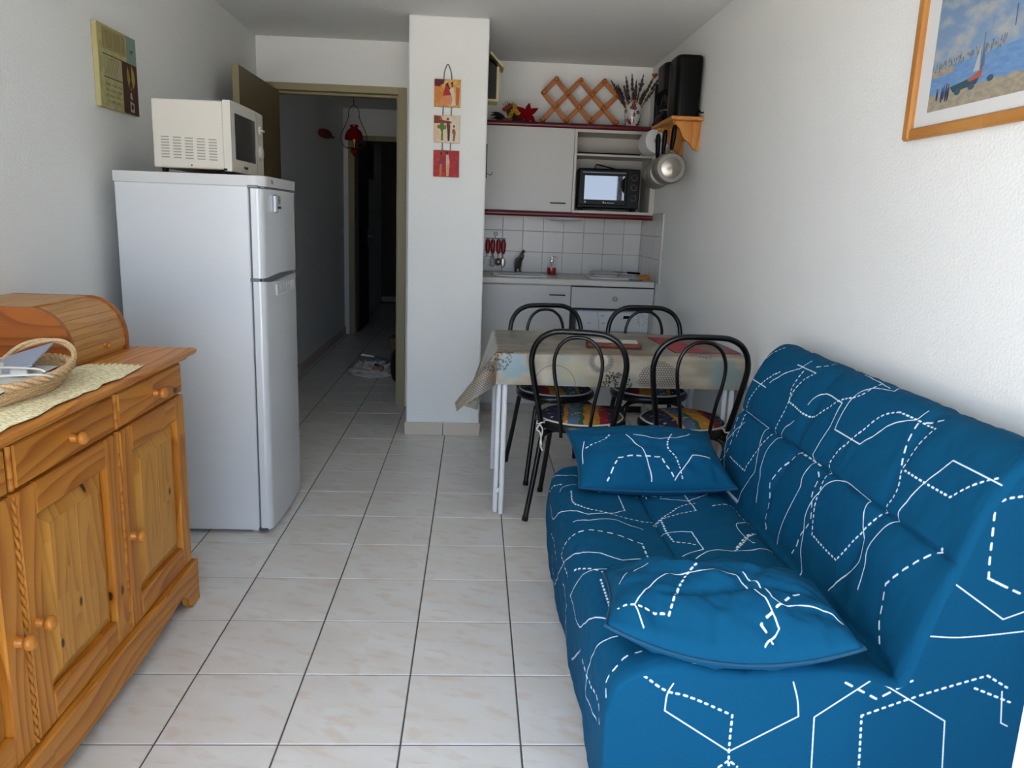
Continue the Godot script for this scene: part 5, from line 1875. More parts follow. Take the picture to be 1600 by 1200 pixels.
func utensils() -> void:
	var hg := thing("utensil_rack", "small metal rack with hooks on the tiles above the sink", "rack", Vector3(0.90, 1.165, ZKIT + 0.0065))
	var st := mb()
	tube(st, [Vector3(-0.06, 0, 0.012), Vector3(0.085, 0, 0.012)], 0.003, 8)
	tube(st, [Vector3(0.01, 0, 0.012), Vector3(0.01, 0.03, 0.004)], 0.003, 6)
	lathe(st, [Vector2(0.016, 0), Vector2(0.015, 0.006), Vector2(0, 0.008)], 16, Transform3D(Basis(Vector3.RIGHT, PI / 2), Vector3(0.01, 0.032, 0.0005)))
	obj("bar", st, mats.grey_metal, hg)
	st = mb()
	for x in [-0.045, -0.008, 0.033, 0.068]:
		tube(st, curve([Vector3(x, 0.001, 0.012), Vector3(x, -0.006, 0.022), Vector3(x, -0.003, 0.030)]), 0.002, 6)
	obj("hooks", st, mats.chrome, hg)
	var kinds := [["spatula", "red-handled slotted spatula hanging leftmost on the rack over the sink"], ["whisk", "red-handled wire whisk hanging second on the rack over the sink"], ["ladle", "red-handled ladle with a round steel bowl hanging over the sink"], ["serving_spoon", "red-handled serving spoon hanging rightmost on the rack over the sink"]]
	var xs := [0.855, 0.892, 0.933, 0.968]
	for k in 4:
		var t := thing(kinds[k][0], kinds[k][1], kinds[k][0].replace("_", " "), Vector3(xs[k], 1.16, ZKIT + 0.034 + 0.012 * (k % 2)), 0.0, "red-handled utensils over the sink")
		st = mb()
		lathe(st, [Vector2(0.0, -0.105), Vector2(0.009, -0.103), Vector2(0.016, -0.08), Vector2(0.0185, -0.04), Vector2(0.015, -0.012), Vector2(0.009, -0.002), Vector2(0.0, 0.0)], 12, Transform3D(Basis.from_scale(Vector3(1, 1, 0.55)), Vector3.ZERO))
		obj("handle", st, mats.red_plastic, t)
		st = mb()
		match k:
			0:
				bx(st, Vector3(-0.005, -0.125, -0.003), Vector3(0.005, -0.10, 0.003), 0.001)
				bx(st, Vector3(-0.024, -0.19, -0.002), Vector3(0.024, -0.125, 0.002), 0.001)
			1:
				for q in 5:
					var a := PI * q / 5
					var pts := []
					for m in 13:
						var f := m / 12.0 * TAU
						pts.append(Vector3(cos(a) * sin(f / 2.0) * 0.024 * (1 if m < 13 else 1), -0.105 - 0.045 * (1 - cos(f)), sin(a) * sin(f / 2.0) * 0.02 * (1.0 if m <= 6 else -1.0)))
					for m in 13:
						var f := m / 12.0
						var wdt := sin(PI * f)
						pts[m] = Vector3(cos(a) * 0.024 * sin(TAU * f), -0.105 - 0.092 * wdt, sin(a) * 0.024 * sin(TAU * f))
					tube(st, pts, 0.0012, 5)
			2:
				tube(st, [Vector3(0, -0.10, 0), Vector3(0, -0.15, 0.002)], 0.004, 8)
				lathe(st, [Vector2(0.0, -0.018), Vector2(0.018, -0.012), Vector2(0.027, 0.002), Vector2(0.028, 0.012), Vector2(0.026, 0.012), Vector2(0.02, -0.004), Vector2(0, -0.012)], 20, Transform3D(Basis(Vector3.RIGHT, -1.2), Vector3(0, -0.165, 0.012)))
			3:
				tube(st, [Vector3(0, -0.10, 0), Vector3(0, -0.14, 0.0)], 0.004, 8)
				lathe(st, [Vector2(0, -0.034), Vector2(0.013, -0.026), Vector2(0.019, 0.0), Vector2(0.013, 0.026), Vector2(0, 0.034)], 16, Transform3D(Basis.from_scale(Vector3(1, 1, 0.25)), Vector3(0, -0.165, 0)))
		obj("head", st, mats.steel if k != 0 else mats.grey_metal, t)

func upper_units() -> void:
	var L: Material = mats.laminate
	var E: Material = mats.laminate_edge
	var ZF := -3.662
	var t := thing("wall_cabinet", "white kitchen wall cabinet with an open niche and burgundy rails above and below", "cabinet", Vector3(0.815, 1.34, ZKIT + 0.002))
	var D := ZF - ZKIT - 0.002
	var W := XR - 0.815 - 0.002
	var st := mb()
	bx(st, Vector3(0, 0.022, 0), Vector3(0.598, 0.574, D - 0.022), 0.001)
	# open side: back, top, bottom, right cheek
	bx(st, Vector3(0.598, 0.022, 0), Vector3(W, 0.574, 0.012), 0)
	bx(st, Vector3(0.598, 0.552, 0.012), Vector3(W, 0.574, D), 0.001)
	bx(st, Vector3(0.598, 0.024, 0.012), Vector3(W, 0.042, D), 0.001)
	bx(st, Vector3(W - 0.034, 0.042, 0.012), Vector3(W, 0.552, D), 0.001)
	bx(st, Vector3(0.598, 0.042, 0.012), Vector3(0.616, 0.552, D), 0.001)
	obj("carcass", st, E, t)
	var d := obj("door", boxmesh(Vector3(0.002, 0.026, D - 0.0205), Vector3(0.596, 0.573, D), 0.002), L, t)
	st = mb()
	tube(st, [Vector3(0.452, 0.083, D), Vector3(0.452, 0.083, D + 0.022), Vector3(0.552, 0.083, D + 0.022), Vector3(0.552, 0.083, D)], 0.0035, 8)
	obj("handle", st, mats.gap_dark, d)
	obj("shelf", boxmesh(Vector3(0.616, 0.402, 0.012), Vector3(W - 0.034, 0.416, D - 0.012), 0.001), E, t)
	# rounded burgundy rails
	var rail := func(y: float, h: float) -> SurfaceTool:
		var s := mb()
		var q := PackedVector2Array([Vector2(0.02, y), Vector2(0.02, y + h)])
		for a in 7:
			q.append(Vector2(-D - 0.002 - 0.012 * sin(PI * a / 6.0), y + h * 0.5 + h * 0.5 * cos(PI * a / 6.0)))
		prism(s, q, 0.0, W, Transform3D(Basis(Vector3.UP, PI / 2), Vector3.ZERO))
		return s
	obj("top_rail", rail.call(0.571, 0.034), mats.burgundy, t)
	obj("bottom_rail", rail.call(-0.010, 0.034), mats.burgundy, t)
	# strip light below
	t = thing("strip_light", "flat white strip light under the wall cabinet above the tiles", "light", Vector3(1.385, 1.337, -3.80))
	st = mb()
	lathe(st, [Vector2(0, -0.034), Vector2(0.07, -0.032), Vector2(0.105, -0.022), Vector2(0.115, -0.006), Vector2(0.115, 0.0)], 36, Transform3D(Basis.from_scale(Vector3(1.12, 1, 0.9)), Vector3.ZERO))
	obj("diffuser", st, mat("diffuser_white", Color(0.78, 0.78, 0.82), 0.4), t)
	# black tray lying on the niche shelf
	tag(obj("baking_tray", boxmesh(Vector3(1.445, 1.7575, -3.93), Vector3(1.87, 1.768, -3.70), 0.004), mats.black_plastic), "thin black baking tray lying on the cabinet's niche shelf", "tray")
	# small oven in the niche
	t = thing("mini_oven", "black countertop mini oven with a glass door and three knobs in the cabinet niche", "oven", Vector3(1.476, 1.3835, -3.935), -0.10)
	# local: x 0..0.425, y 0.02..0.285, z 0..0.27
	obj("case", boxmesh(Vector3(0, 0.018, 0), Vector3(0.420, 0.280, 0.24), 0.006), mats.black_plastic, t)
	var fr := obj("door", boxmesh(Vector3(0.008, 0.036, 0.2405), Vector3(0.335, 0.272, 0.253), 0.005), mats.black_plastic, t)
	obj("window", boxmesh(Vector3(0.045, 0.072, 0.2535), Vector3(0.318, 0.232, 0.2555), 0.001), mats.oven_glass, fr)
	st = mb()
	bx(st, Vector3(0.030, 0.247, 0.266), Vector3(0.325, 0.255, 0.274), 0.002)
	bx(st, Vector3(0.040, 0.248, 0.252), Vector3(0.050, 0.254, 0.268), 0.001)
	bx(st, Vector3(0.305, 0.248, 0.252), Vector3(0.315, 0.254, 0.268), 0.001)
	obj("handle", st, mats.grey_metal, fr)
	st = mb()
	for x in [0.05, 0.175, 0.19, 0.205, 0.217, 0.231, 0.243]:
		var w := 0.010 if x < 0.18 else 0.009
		bx(st, Vector3(x, 0.050, 0.2525), Vector3(x + w, 0.050 + (0.012 if x < 0.18 else 0.006), 0.2537), 0)
	obj("lettering", st, mats.grey_metal, fr)
	for y in [0.225, 0.160, 0.090]:
		st = mb()
		lathe(st, [Vector2(0.0205, 0), Vector2(0.0195, 0.010), Vector2(0.017, 0.016), Vector2(0.0, 0.016)], 22, Transform3D(Basis(Vector3.RIGHT, PI / 2), Vector3(0.380, y, 0.24)))
		var kn := obj("knob", st, mats.black_plastic, t)
		st = mb()
		var ring := []
		for q in 22:
			ring.append(Vector3(0.380 + 0.0185 * cos(TAU * q / 22), y + 0.0185 * sin(TAU * q / 22), 0.255))
		tube(st, ring, 0.0018, 5, true)
		obj("knob_ring", st, mats.grey_metal, kn)
	for c in [Vector3(0.03, 0, 0.03), Vector3(0.03, 0, 0.21), Vector3(0.39, 0, 0.03), Vector3(0.39, 0, 0.21)]:
		st = mb()
		lathe(st, [Vector2(0.012, 0.0), Vector2(0.012, 0.02)], 10, Transform3D(Basis.IDENTITY, c))
		obj("foot", st, mats.black_rubber, t)
	t = thing("rack_handle", "loose wire grill handle lying on top of the mini oven", "handle", Vector3(1.66, 1.665, -3.84), 0.2)
	st = mb()
	tube(st, [Vector3(-0.07, 0.034, 0.0), Vector3(0.08, 0.004, 0.02)], 0.0045, 8)
	tube(st, [Vector3(-0.07, 0.034, 0.0), Vector3(-0.075, 0.003, -0.02)], 0.003, 6)
	obj("rod", st, mats.black_metal, t)

# ---------------------------------------------------------------- above the wall cabinet
func on_cabinet() -> void:
	var top := 1.916
	# concertina peg rack
	var t := thing("wine_rack", "folding wooden lattice rack with rounded pegs standing on top of the wall cabinet", "rack", Vector3(1.43, top, -3.83))
	var xs3 := [-0.146, 0.018, 0.182]
	var xs4 := [-0.228, -0.064, 0.104, 0.278]
	# node rows from the bottom up: 4, 3, 4, 3
	var ys := [0.060, 0.150, 0.237, 0.326]
	var bar := func(a: Vector2, b: Vector2, z: float) -> SurfaceTool:
		var s := mb()
		var dir := (b - a).normalized()
		var ext := 0.012
		var l := a.distance_to(b) + ext * 2
		var ang := atan2(dir.y, dir.x)
		box(s, Vector3.ZERO, Vector3(l, 0.034, 0.011), 0.003, 0, off(), Transform3D(Basis(Vector3.BACK, ang), Vector3((a.x + b.x) / 2, (a.y + b.y) / 2, z)))
		return s
	var N := []
	N.append([Vector2(xs4[0], ys[0]), Vector2(xs4[1], ys[0]), Vector2(xs4[2], ys[0]), Vector2(xs4[3], ys[0])])
	N.append([Vector2(xs3[0], ys[1]), Vector2(xs3[1], ys[1]), Vector2(xs3[2], ys[1])])
	N.append([Vector2(xs4[0], ys[2]), Vector2(xs4[1], ys[2]), Vector2(xs4[2], ys[2]), Vector2(xs4[3], ys[2])])
	N.append([Vector2(xs3[0], ys[3]), Vector2(xs3[1], ys[3]), Vector2(xs3[2], ys[3])])
	# front slats fall to the right, back slats rise to the right
	for s in [[N[2][0], N[0][1]], [N[3][0], N[0][2]], [N[3][1], N[0][3]], [N[3][2], N[2][3]]]:
		obj("slat", bar.call(s[0], s[1], 0.012), mats.beech, t)
	for s in [[N[0][0], N[3][1]], [N[2][0], N[3][0]], [N[0][1], N[3][2]], [N[0][2], N[2][3]]]:
		obj("slat", bar.call(s[0], s[1], -0.006), mats.beech, t)
	for row in N:
		for p: Vector2 in row:
			var st := mb()
			lathe(st, [Vector2(0.012, -0.02), Vector2(0.011, 0.018), Vector2(0.015, 0.030), Vector2(0.017, 0.042), Vector2(0.014, 0.054), Vector2(0.007, 0.061), Vector2(0, 0.062)], 16, Transform3D(Basis(Vector3.RIGHT, PI / 2), Vector3(p.x, p.y, 0.0)))
			obj("peg", st, mats.peg_beech, t)
	# vase of dried lavender
	t = thing("vase", "white porcelain vase painted with small flowers, holding dried lavender on the wall cabinet", "vase", Vector3(1.815, top, -3.79))
	var st := mb()
	lathe(st, [Vector2(0, 0), Vector2(0.036, 0.0), Vector2(0.040, 0.006), Vector2(0.050, 0.07), Vector2(0.058, 0.13), Vector2(0.059, 0.155), Vector2(0.052, 0.178), Vector2(0.046, 0.188), Vector2(0.047, 0.196), Vector2(0.051, 0.206), Vector2(0.047, 0.205), Vector2(0.042, 0.19), Vector2(0.045, 0.17)], 32)
	var vi := blank(256, 256, Color(0.78, 0.77, 0.76))
	var r := RandomNumberGenerator.new()
	r.seed = 12
	for k in 60:
		var x := r.randf() * 256
		var y := r.randf() * 256
		for q in 5:
			oval(vi, x + 7 * cos(q * 1.26), y + 9 * sin(q * 1.26), 5, 6, [Color(0.50, 0.12, 0.24), Color(0.30, 0.20, 0.42), Color(0.55, 0.36, 0.30)][k % 3])
		oval(vi, x, y, 3, 4, Color(0.70, 0.55, 0.2))
		stroke(vi, [Vector2(x, y + 8), Vector2(x + 5, y + 26)], 2.0, Color(0.35, 0.42, 0.28))
	var vm := textured("vase_porcelain", vi, 0.15)
	vm.uv1_scale = Vector3(1, 4, 1)
	obj("vase", st, vm, t)
	var fl := thing("dried_lavender", "sprigs of dried lavender and orange seed heads standing in the painted vase", "dried flowers", Vector3(1.815, top + 0.10, -3.79))
	for k in 24:
		var a := k * 2.399
		var lean := 0.05 + 0.10 * sqrt((k + 0.5) / 24.0)
		var hgt := r.randf_range(0.15, 0.27)
		var tip := Vector3(cos(a) * lean * 1.2, hgt, sin(a) * lean * 0.6)
		var base := Vector3(cos(a) * 0.028, 0.0, sin(a) * 0.028)
		st = mb()
		var c := curve([base, base.lerp(tip, 0.5) + Vector3(0, 0.02, 0), tip], 4)
		tube(st, c, 0.003, 5)
		var sp := obj("stem", st, mats.dry_stem, fl)
		st = mb()
		if k % 6 == 4 and cos(a) > 0.0:
			for q in 3:
				lathe(st, [Vector2(0, -0.010), Vector2(0.011, -0.004), Vector2(0.012, 0.004), Vector2(0, 0.011)], 10, Transform3D(Basis.IDENTITY, tip + Vector3(0.008 * q - 0.008, -0.012 * (q % 2), 0.006 * q)))
			obj("seed_head", st, mats.dry_orange, sp)
		else:
			var dir: Vector3 = (tip - c[4]).normalized()
			var b := Basis(Quaternion(Vector3.UP, dir))
			var prof := []
			for q in 13:
				prof.append(Vector2((0.0055 + 0.006 * absf(sin(q * PI / 3.0))) * (1.0 - pow(q / 12.0, 3.0)), -0.105 + 0.0095 * q))
			lathe(st, prof, 8, Transform3D(b, tip))
			obj("spike", st, mats.lavender, sp)
	flowers(top)

func petal(st: SurfaceTool, at: Vector3, dir: Vector3, up: Vector3, l: float, w: float, bend := 0.25) -> void:
	var side := dir.cross(up).normalized()
	st.set_smooth_group(1)
	var N := 6
	var pts := []
	for k in N + 1:
		var f := float(k) / N
		var ww := w * sin(PI * pow(f, 0.8)) * 0.5
		var c := at + dir * l * f + up * (bend * l * f * f * -1.0 + 0.06 * l * sin(PI * f))
		pts.append([c - side * ww + up * ww * 0.25, c, c + side * ww + up * ww * 0.25])
	for k in N:
		for q in 2:
			quad(st, pts[k][q], pts[k][q + 1], pts[k + 1][q + 1], pts[k + 1][q])

func flowers(top: float) -> void:
	var t := thing("flower_arrangement", "pot of yellow and orange flowers with one big red lily on the wall cabinet", "flowers", Vector3(0.965, top, -3.80))
	var st := mb()
	lathe(st, [Vector2(0, 0), Vector2(0.045, 0.0), Vector2(0.058, 0.02), Vector2(0.062, 0.05), Vector2(0.056, 0.055), Vector2(0, 0.05)], 24)
	obj("pot", st, mats.pot_pink, t)
	var r := RandomNumberGenerator.new()
	r.seed = 3
	for k in 16:
		st = mb()
		var a := r.randf_range(-0.4, PI + 0.4)
		var el := r.randf_range(-0.1, 0.9)
		var dir := Vector3(cos(a) * cos(el) * 1.2, sin(el), 0.5 * r.randf_range(-0.6, 1.0)).normalized()
		petal(st, Vector3(0, 0.055, 0) + dir * 0.02, dir, Vector3(0, 0.5, 0.8).normalized(), r.randf_range(0.07, 0.115), r.randf_range(0.02, 0.035))
		obj("leaf", st, mats.leaf_green, t)
	for k in 3:
		st = mb()
		petal(st, Vector3(-0.02, 0.06, 0.03), Vector3(-0.9, 0.22 - 0.2 * k, 0.3).normalized(), Vector3(0, 0.6, 0.8).normalized(), 0.11 - 0.02 * k, 0.03)
		obj("leaf", st, mats.leaf_green, t)
	for k in 2:
		st = mb()
		petal(st, Vector3(0.03, 0.05, 0.05), Vector3(0.8 - 0.5 * k, -0.35, 0.5).normalized(), Vector3(0, 0.6, 0.8).normalized(), 0.09, 0.05)
		obj("leaf", st, mats.leaf_green, t)
	# blossoms
	var spots := [Vector3(0.028, 0.100, 0.05), Vector3(0.052, 0.122, 0.045), Vector3(0.058, 0.090, 0.06), Vector3(0.016, 0.075, 0.06), Vector3(0.040, 0.138, 0.03), Vector3(0.066, 0.112, 0.05), Vector3(-0.010, 0.125, 0.03), Vector3(-0.028, 0.110, 0.04), Vector3(0.008, 0.140, 0.02)]
	for k in spots.size():
		st = mb()
		var yellow := k < 6
		for q in 6:
			var a := TAU * q / 6 + k
			petal(st, spots[k], Vector3(cos(a), sin(a) * 0.9, 0.55).normalized(), Vector3(0, 0.1, 1), 0.020, 0.015, 0.1)
		for q in 5:
			var a := TAU * q / 5 + k
			petal(st, spots[k] + Vector3(0, 0, 0.004), Vector3(cos(a) * 0.6, sin(a) * 0.6, 1.0).normalized(), Vector3(0, 1, 0.1), 0.016, 0.012, 0.1)
		obj("blossom", st, mats.petal_yellow if yellow else mats.petal_orange, t)
	# lily
	st = mb()
	var c := Vector3(0.125, 0.083, 0.055)
	for q in 6:
		var a := TAU * q / 6 + 0.35 + (0.15 if q % 2 == 0 else 0.0)
		petal(st, c, Vector3(cos(a), sin(a), 0.30).normalized(), Vector3(cos(a) * -0.2, sin(a) * -0.2, 1).normalized(), 0.088 if q % 2 == 0 else 0.078, 0.040, 0.15)
	obj("lily", st, mats.petal_red, t)
	st = mb()
	for q in 6:
		tube(st, curve([Vector3(0.01 * q, 0.055, 0), Vector3(0.01 * q - 0.01, 0.12, 0.0), Vector3(0.014 * q - 0.04, 0.155 + 0.008 * (q % 3), -0.01)], 4), 0.0018, 5)
	tube(st, curve([Vector3(0.03, 0.05, 0.01), Vector3(0.08, 0.06, 0.03), Vector3(0.122, 0.08, 0.05)], 4), 0.003, 6)
	obj("stem", st, mats.leaf_green, t)

# ---------------------------------------------------------------- shelf on the right wall with coffee maker and pans
func wall_shelf() -> void:
	var t := thing("wall_shelf", "pine bracket shelf with scrolled supports on the right wall carrying the coffee maker", "shelf", Vector3(XR, 1.862, -2.60))
	# local: x negative into the room, z negative away from the camera
	obj("board", boxmesh(Vector3(-0.178, 0.0, -0.50), Vector3(-0.001, 0.019, 0.0), 0.003, 2), mats.shelf_pine, t)
	var st: SurfaceTool
	for z in [-0.055, -0.40]:
		st = mb()
		var q := PackedVector2Array([Vector2(-0.001, -0.001), Vector2(-0.001, -0.150), Vector2(-0.018, -0.152), Vector2(-0.034, -0.143), Vector2(-0.048, -0.126), Vector2(-0.063, -0.110), Vector2(-0.084, -0.096), Vector2(-0.099, -0.078), Vector2(-0.108, -0.055), Vector2(-0.118, -0.036), Vector2(-0.134, -0.022), Vector2(-0.152, -0.014), Vector2(-0.156, -0.001)])
		prism(st, q, z - 0.02, z, Transform3D.IDENTITY, 1, off())
		obj("bracket", st, mats.shelf_pine, t)
	st = mb()
	bx(st, Vector3(-0.020, -0.075, -0.38), Vector3(-0.002, -0.001, -0.076), 0.002, 2)
	obj("rail", st, mats.shelf_pine, t)
	for z in [-0.03, -0.135, -0.245, -0.36]:
		st = mb()
		var x := -0.150
		var pts := [Vector3(x, 0.0, z), Vector3(x, -0.008, z)]
		for k in 9:
			var a := PI * 1.25 * k / 8.0
			pts.append(Vector3(x - 0.008 + 0.008 * cos(a), -0.012 - 0.008 * sin(a), z))
		tube(st, pts, 0.0014, 6)
		obj("hook", st, mats.brass, t)

func coffee_maker() -> void:
	var t := thing("coffee_maker", "black filter coffee maker with its glass jug standing on the pine wall shelf", "coffee maker", Vector3(1.895, 1.8815, -2.72))
	var K: Material = mats.black_plastic
	# water tank tower at the back, nearest the camera; filter over the jug; a second rounded column beyond
	var st := mb()
	var rbox := func(x0: float, x1: float, z0: float, z1: float, y0: float, y1: float, r: float, flare: float) -> SurfaceTool:
		var s := mb()
		s.set_smooth_group(1)
		var rings := []
		for lv in [[y0, 0.0, 1], [y0 + 0.01, 0.0, 2], [y1 - 0.02, flare, 2], [y1 - 0.006, flare - 0.002, 2], [y1, flare - 0.008, 3]]:
			var ring := []
			for q in 32:
				var a := TAU * q / 32
				var cx := signf(cos(a)) * pow(absf(cos(a)), 0.42)
				var cz := signf(sin(a)) * pow(absf(sin(a)), 0.42)
				ring.append(Vector3((x0 + x1) / 2 + cx * ((x1 - x0) / 2 + lv[1]), lv[0], (z0 + z1) / 2 + cz * ((z1 - z0) / 2 + lv[1])))
			rings.append(ring)
		for k in 4:
			for q in 32:
				var q2 := (q + 1) % 32
				quad(s, rings[k][q2], rings[k][q], rings[k + 1][q], rings[k + 1][q2])
		s.set_smooth_group(2)
		for q in 32:
			tri(s, Vector3((x0 + x1) / 2, y1 + 0.004, (z0 + z1) / 2), rings[4][(q + 1) % 32], rings[4][q])
			tri(s, Vector3((x0 + x1) / 2, y0, (z0 + z1) / 2), rings[0][q], rings[0][(q + 1) % 32])
		return s
	obj("tank", rbox.call(-0.072, 0.070, -0.11, 0.085, 0.0, 0.318, 0.02, 0.004), K, t)
	obj("base", rbox.call(-0.098, 0.060, -0.335, -0.08, 0.0, 0.045, 0.02, 0.0), K, t)
	obj("filter_holder", rbox.call(-0.095, 0.055, -0.30, -0.09, 0.165, 0.312, 0.02, 0.006), K, t)
	st = mb()
	lathe(st, [Vector2(0.0, 0.046), Vector2(0.048, 0.046), Vector2(0.056, 0.06), Vector2(0.058, 0.10), Vector2(0.050, 0.145), Vector2(0.042, 0.158)], 28, Transform3D(Basis.IDENTITY, Vector3(-0.030, 0, -0.19)))
	var jug := obj("jug", st, mats.jug_glass, t)
	st = mb()
	lathe(st, [Vector2(0.0595, 0.060), Vector2(0.0595, 0.067)], 28, Transform3D(Basis.IDENTITY, Vector3(-0.030, 0, -0.19)))
	obj("band", st, mats.steel, jug)
	st = mb()
	tube(st, curve([Vector3(-0.085, 0.150, -0.20), Vector3(-0.112, 0.145, -0.20), Vector3(-0.115, 0.10, -0.20), Vector3(-0.088, 0.07, -0.20)]), 0.006, 8)
	obj("jug_handle", st, K, jug)
	st = mb()
	bx(st, Vector3(-0.074, 0.03, -0.086), Vector3(-0.070, 0.29, -0.082), 0.001)
	lathe(st, [Vector2(0.005, 0), Vector2(0, 0.003)], 10, Transform3D(Basis(Vector3.BACK, PI / 2), Vector3(-0.074, 0.125, 0.02)))
	obj("trim", st, mats.grey_metal, t)
	var t2 := thing("coffee_grinder", "slimmer black kettle standing beyond the coffee maker at the shelf's end", "kettle", Vector3(1.868, 1.8815, -3.075))
	obj("body", rbox.call(-0.060, 0.062, -0.018, 0.018, 0.006, 0.235, 0.02, 0.004), K, t2)
	obj("base", rbox.call(-0.066, 0.068, -0.022, 0.022, 0.0, 0.008, 0.02, 0.0), K, t2)
	st = mb()
	tube(st, curve([Vector3(0.072, 0.05, 0.02), Vector3(0.083, 0.03, 0.05), Vector3(0.084, 0.025, 0.10)]), 0.004, 8)
	obj("cord", st, K, t)

func pans() -> void:
	var spots := [
		[Vector3(1.838, 1.856, -2.632), 0.082, 0.0, "nearest steel saucepan hanging from the pine shelf, its round base facing the room"],
		[Vector3(1.811, 1.842, -2.735), 0.078, 0.03, "middle steel saucepan of the three hanging under the pine shelf"],
		[Vector3(1.796, 1.830, -2.845), 0.076, 0.10, "steel saucepan hanging under the pine shelf closest to the kitchen cabinet"]]
	for s in spots:
		var t := thing("saucepan", s[3], "saucepan", s[0], 0.0, "steel saucepans hanging under the wall shelf")
		t.rotation.z = -0.05 + s[2]
		var r: float = s[1]
		var c := Vector3(0.0, -0.245, 0.0)
		# base faces +z (the camera); wall of the pan goes back
		var xf := Transform3D(Basis(Vector3.RIGHT, PI / 2), c)
		var st := mb()
		lathe(st, [Vector2(r * 0.94, -0.062), Vector2(r * 1.04, -0.066), Vector2(r * 1.04, -0.064), Vector2(r, -0.060), Vector2(r, -0.004), Vector2(r * 0.985, 0.004), Vector2(r * 0.93, 0.008), Vector2(r * 0.68, 0.008)], 40, xf)
		lathe(st, [Vector2(r * 0.94, -0.062), Vector2(r * 0.94, 0.000), Vector2(0, 0.001)], 40, xf)
		obj("pan", st, mats.steel, t)
		st = mb()
		lathe(st, [Vector2(r * 0.68, 0.008), Vector2(r * 0.675, 0.011), Vector2(r * 0.655, 0.012), Vector2(0, 0.0122)], 40, xf)
		obj("base_disc", st, mats.brushed_steel, t)
		st = mb()
		bx(st, Vector3(-0.007, -0.245 + r * 0.98, -0.050), Vector3(0.007, -0.245 + r + 0.022, -0.030), 0.003)
		obj("bracket", st, mats.brass, t)
		st = mb()
		tube(st, curve([Vector3(0, -0.245 + r + 0.016, -0.040), Vector3(0, -0.10, -0.032), Vector3(0, -0.040, -0.026), Vector3(0, -0.016, -0.022)]), [0.011, 0.013, 0.015, 0.016, 0.017, 0.018, 0.019, 0.0195, 0.02, 0.02, 0.02, 0.02, 0.019, 0.0185, 0.018, 0.016, 0.013, 0.010, 0.007], 10, false, 0.7)
		obj("handle", st, mats.black_plastic, t)
		st = mb()
		var ring := []
		for q in 16:
			ring.append(Vector3(0.006 * sin(TAU * q / 16), -0.010 + 0.010 * cos(TAU * q / 16), -0.022))
		tube(st, ring, 0.0016, 6, true)
		obj("hanging_ring", st, mats.brass, t)

func paper_roll() -> void:
	var t := thing("paper_roll", "white kitchen paper roll mounted beyond the pans below the pine shelf", "paper roll", Vector3(1.866, 1.808, -3.30))
	var st := mb()
	lathe(st, [Vector2(0.02, -0.115), Vector2(0.073, -0.115), Vector2(0.075, -0.113), Vector2(0.075, 0.113), Vector2(0.073, 0.115), Vector2(0.02, 0.115), Vector2(0.02, -0.115)], 32, Transform3D(Basis(Vector3.RIGHT, PI / 2), Vector3.ZERO))
	obj("roll", st, mats.paper, t)
	st = mb()
	tube(st, [Vector3(0, 0, -0.13), Vector3(0, 0, 0.13), Vector3(0.112, 0, 0.13)], 0.006, 8)
	tube(st, [Vector3(0, 0, -0.13), Vector3(0.112, 0, -0.13)], 0.006, 8)
	obj("holder", st, mats.laminate_edge, t)

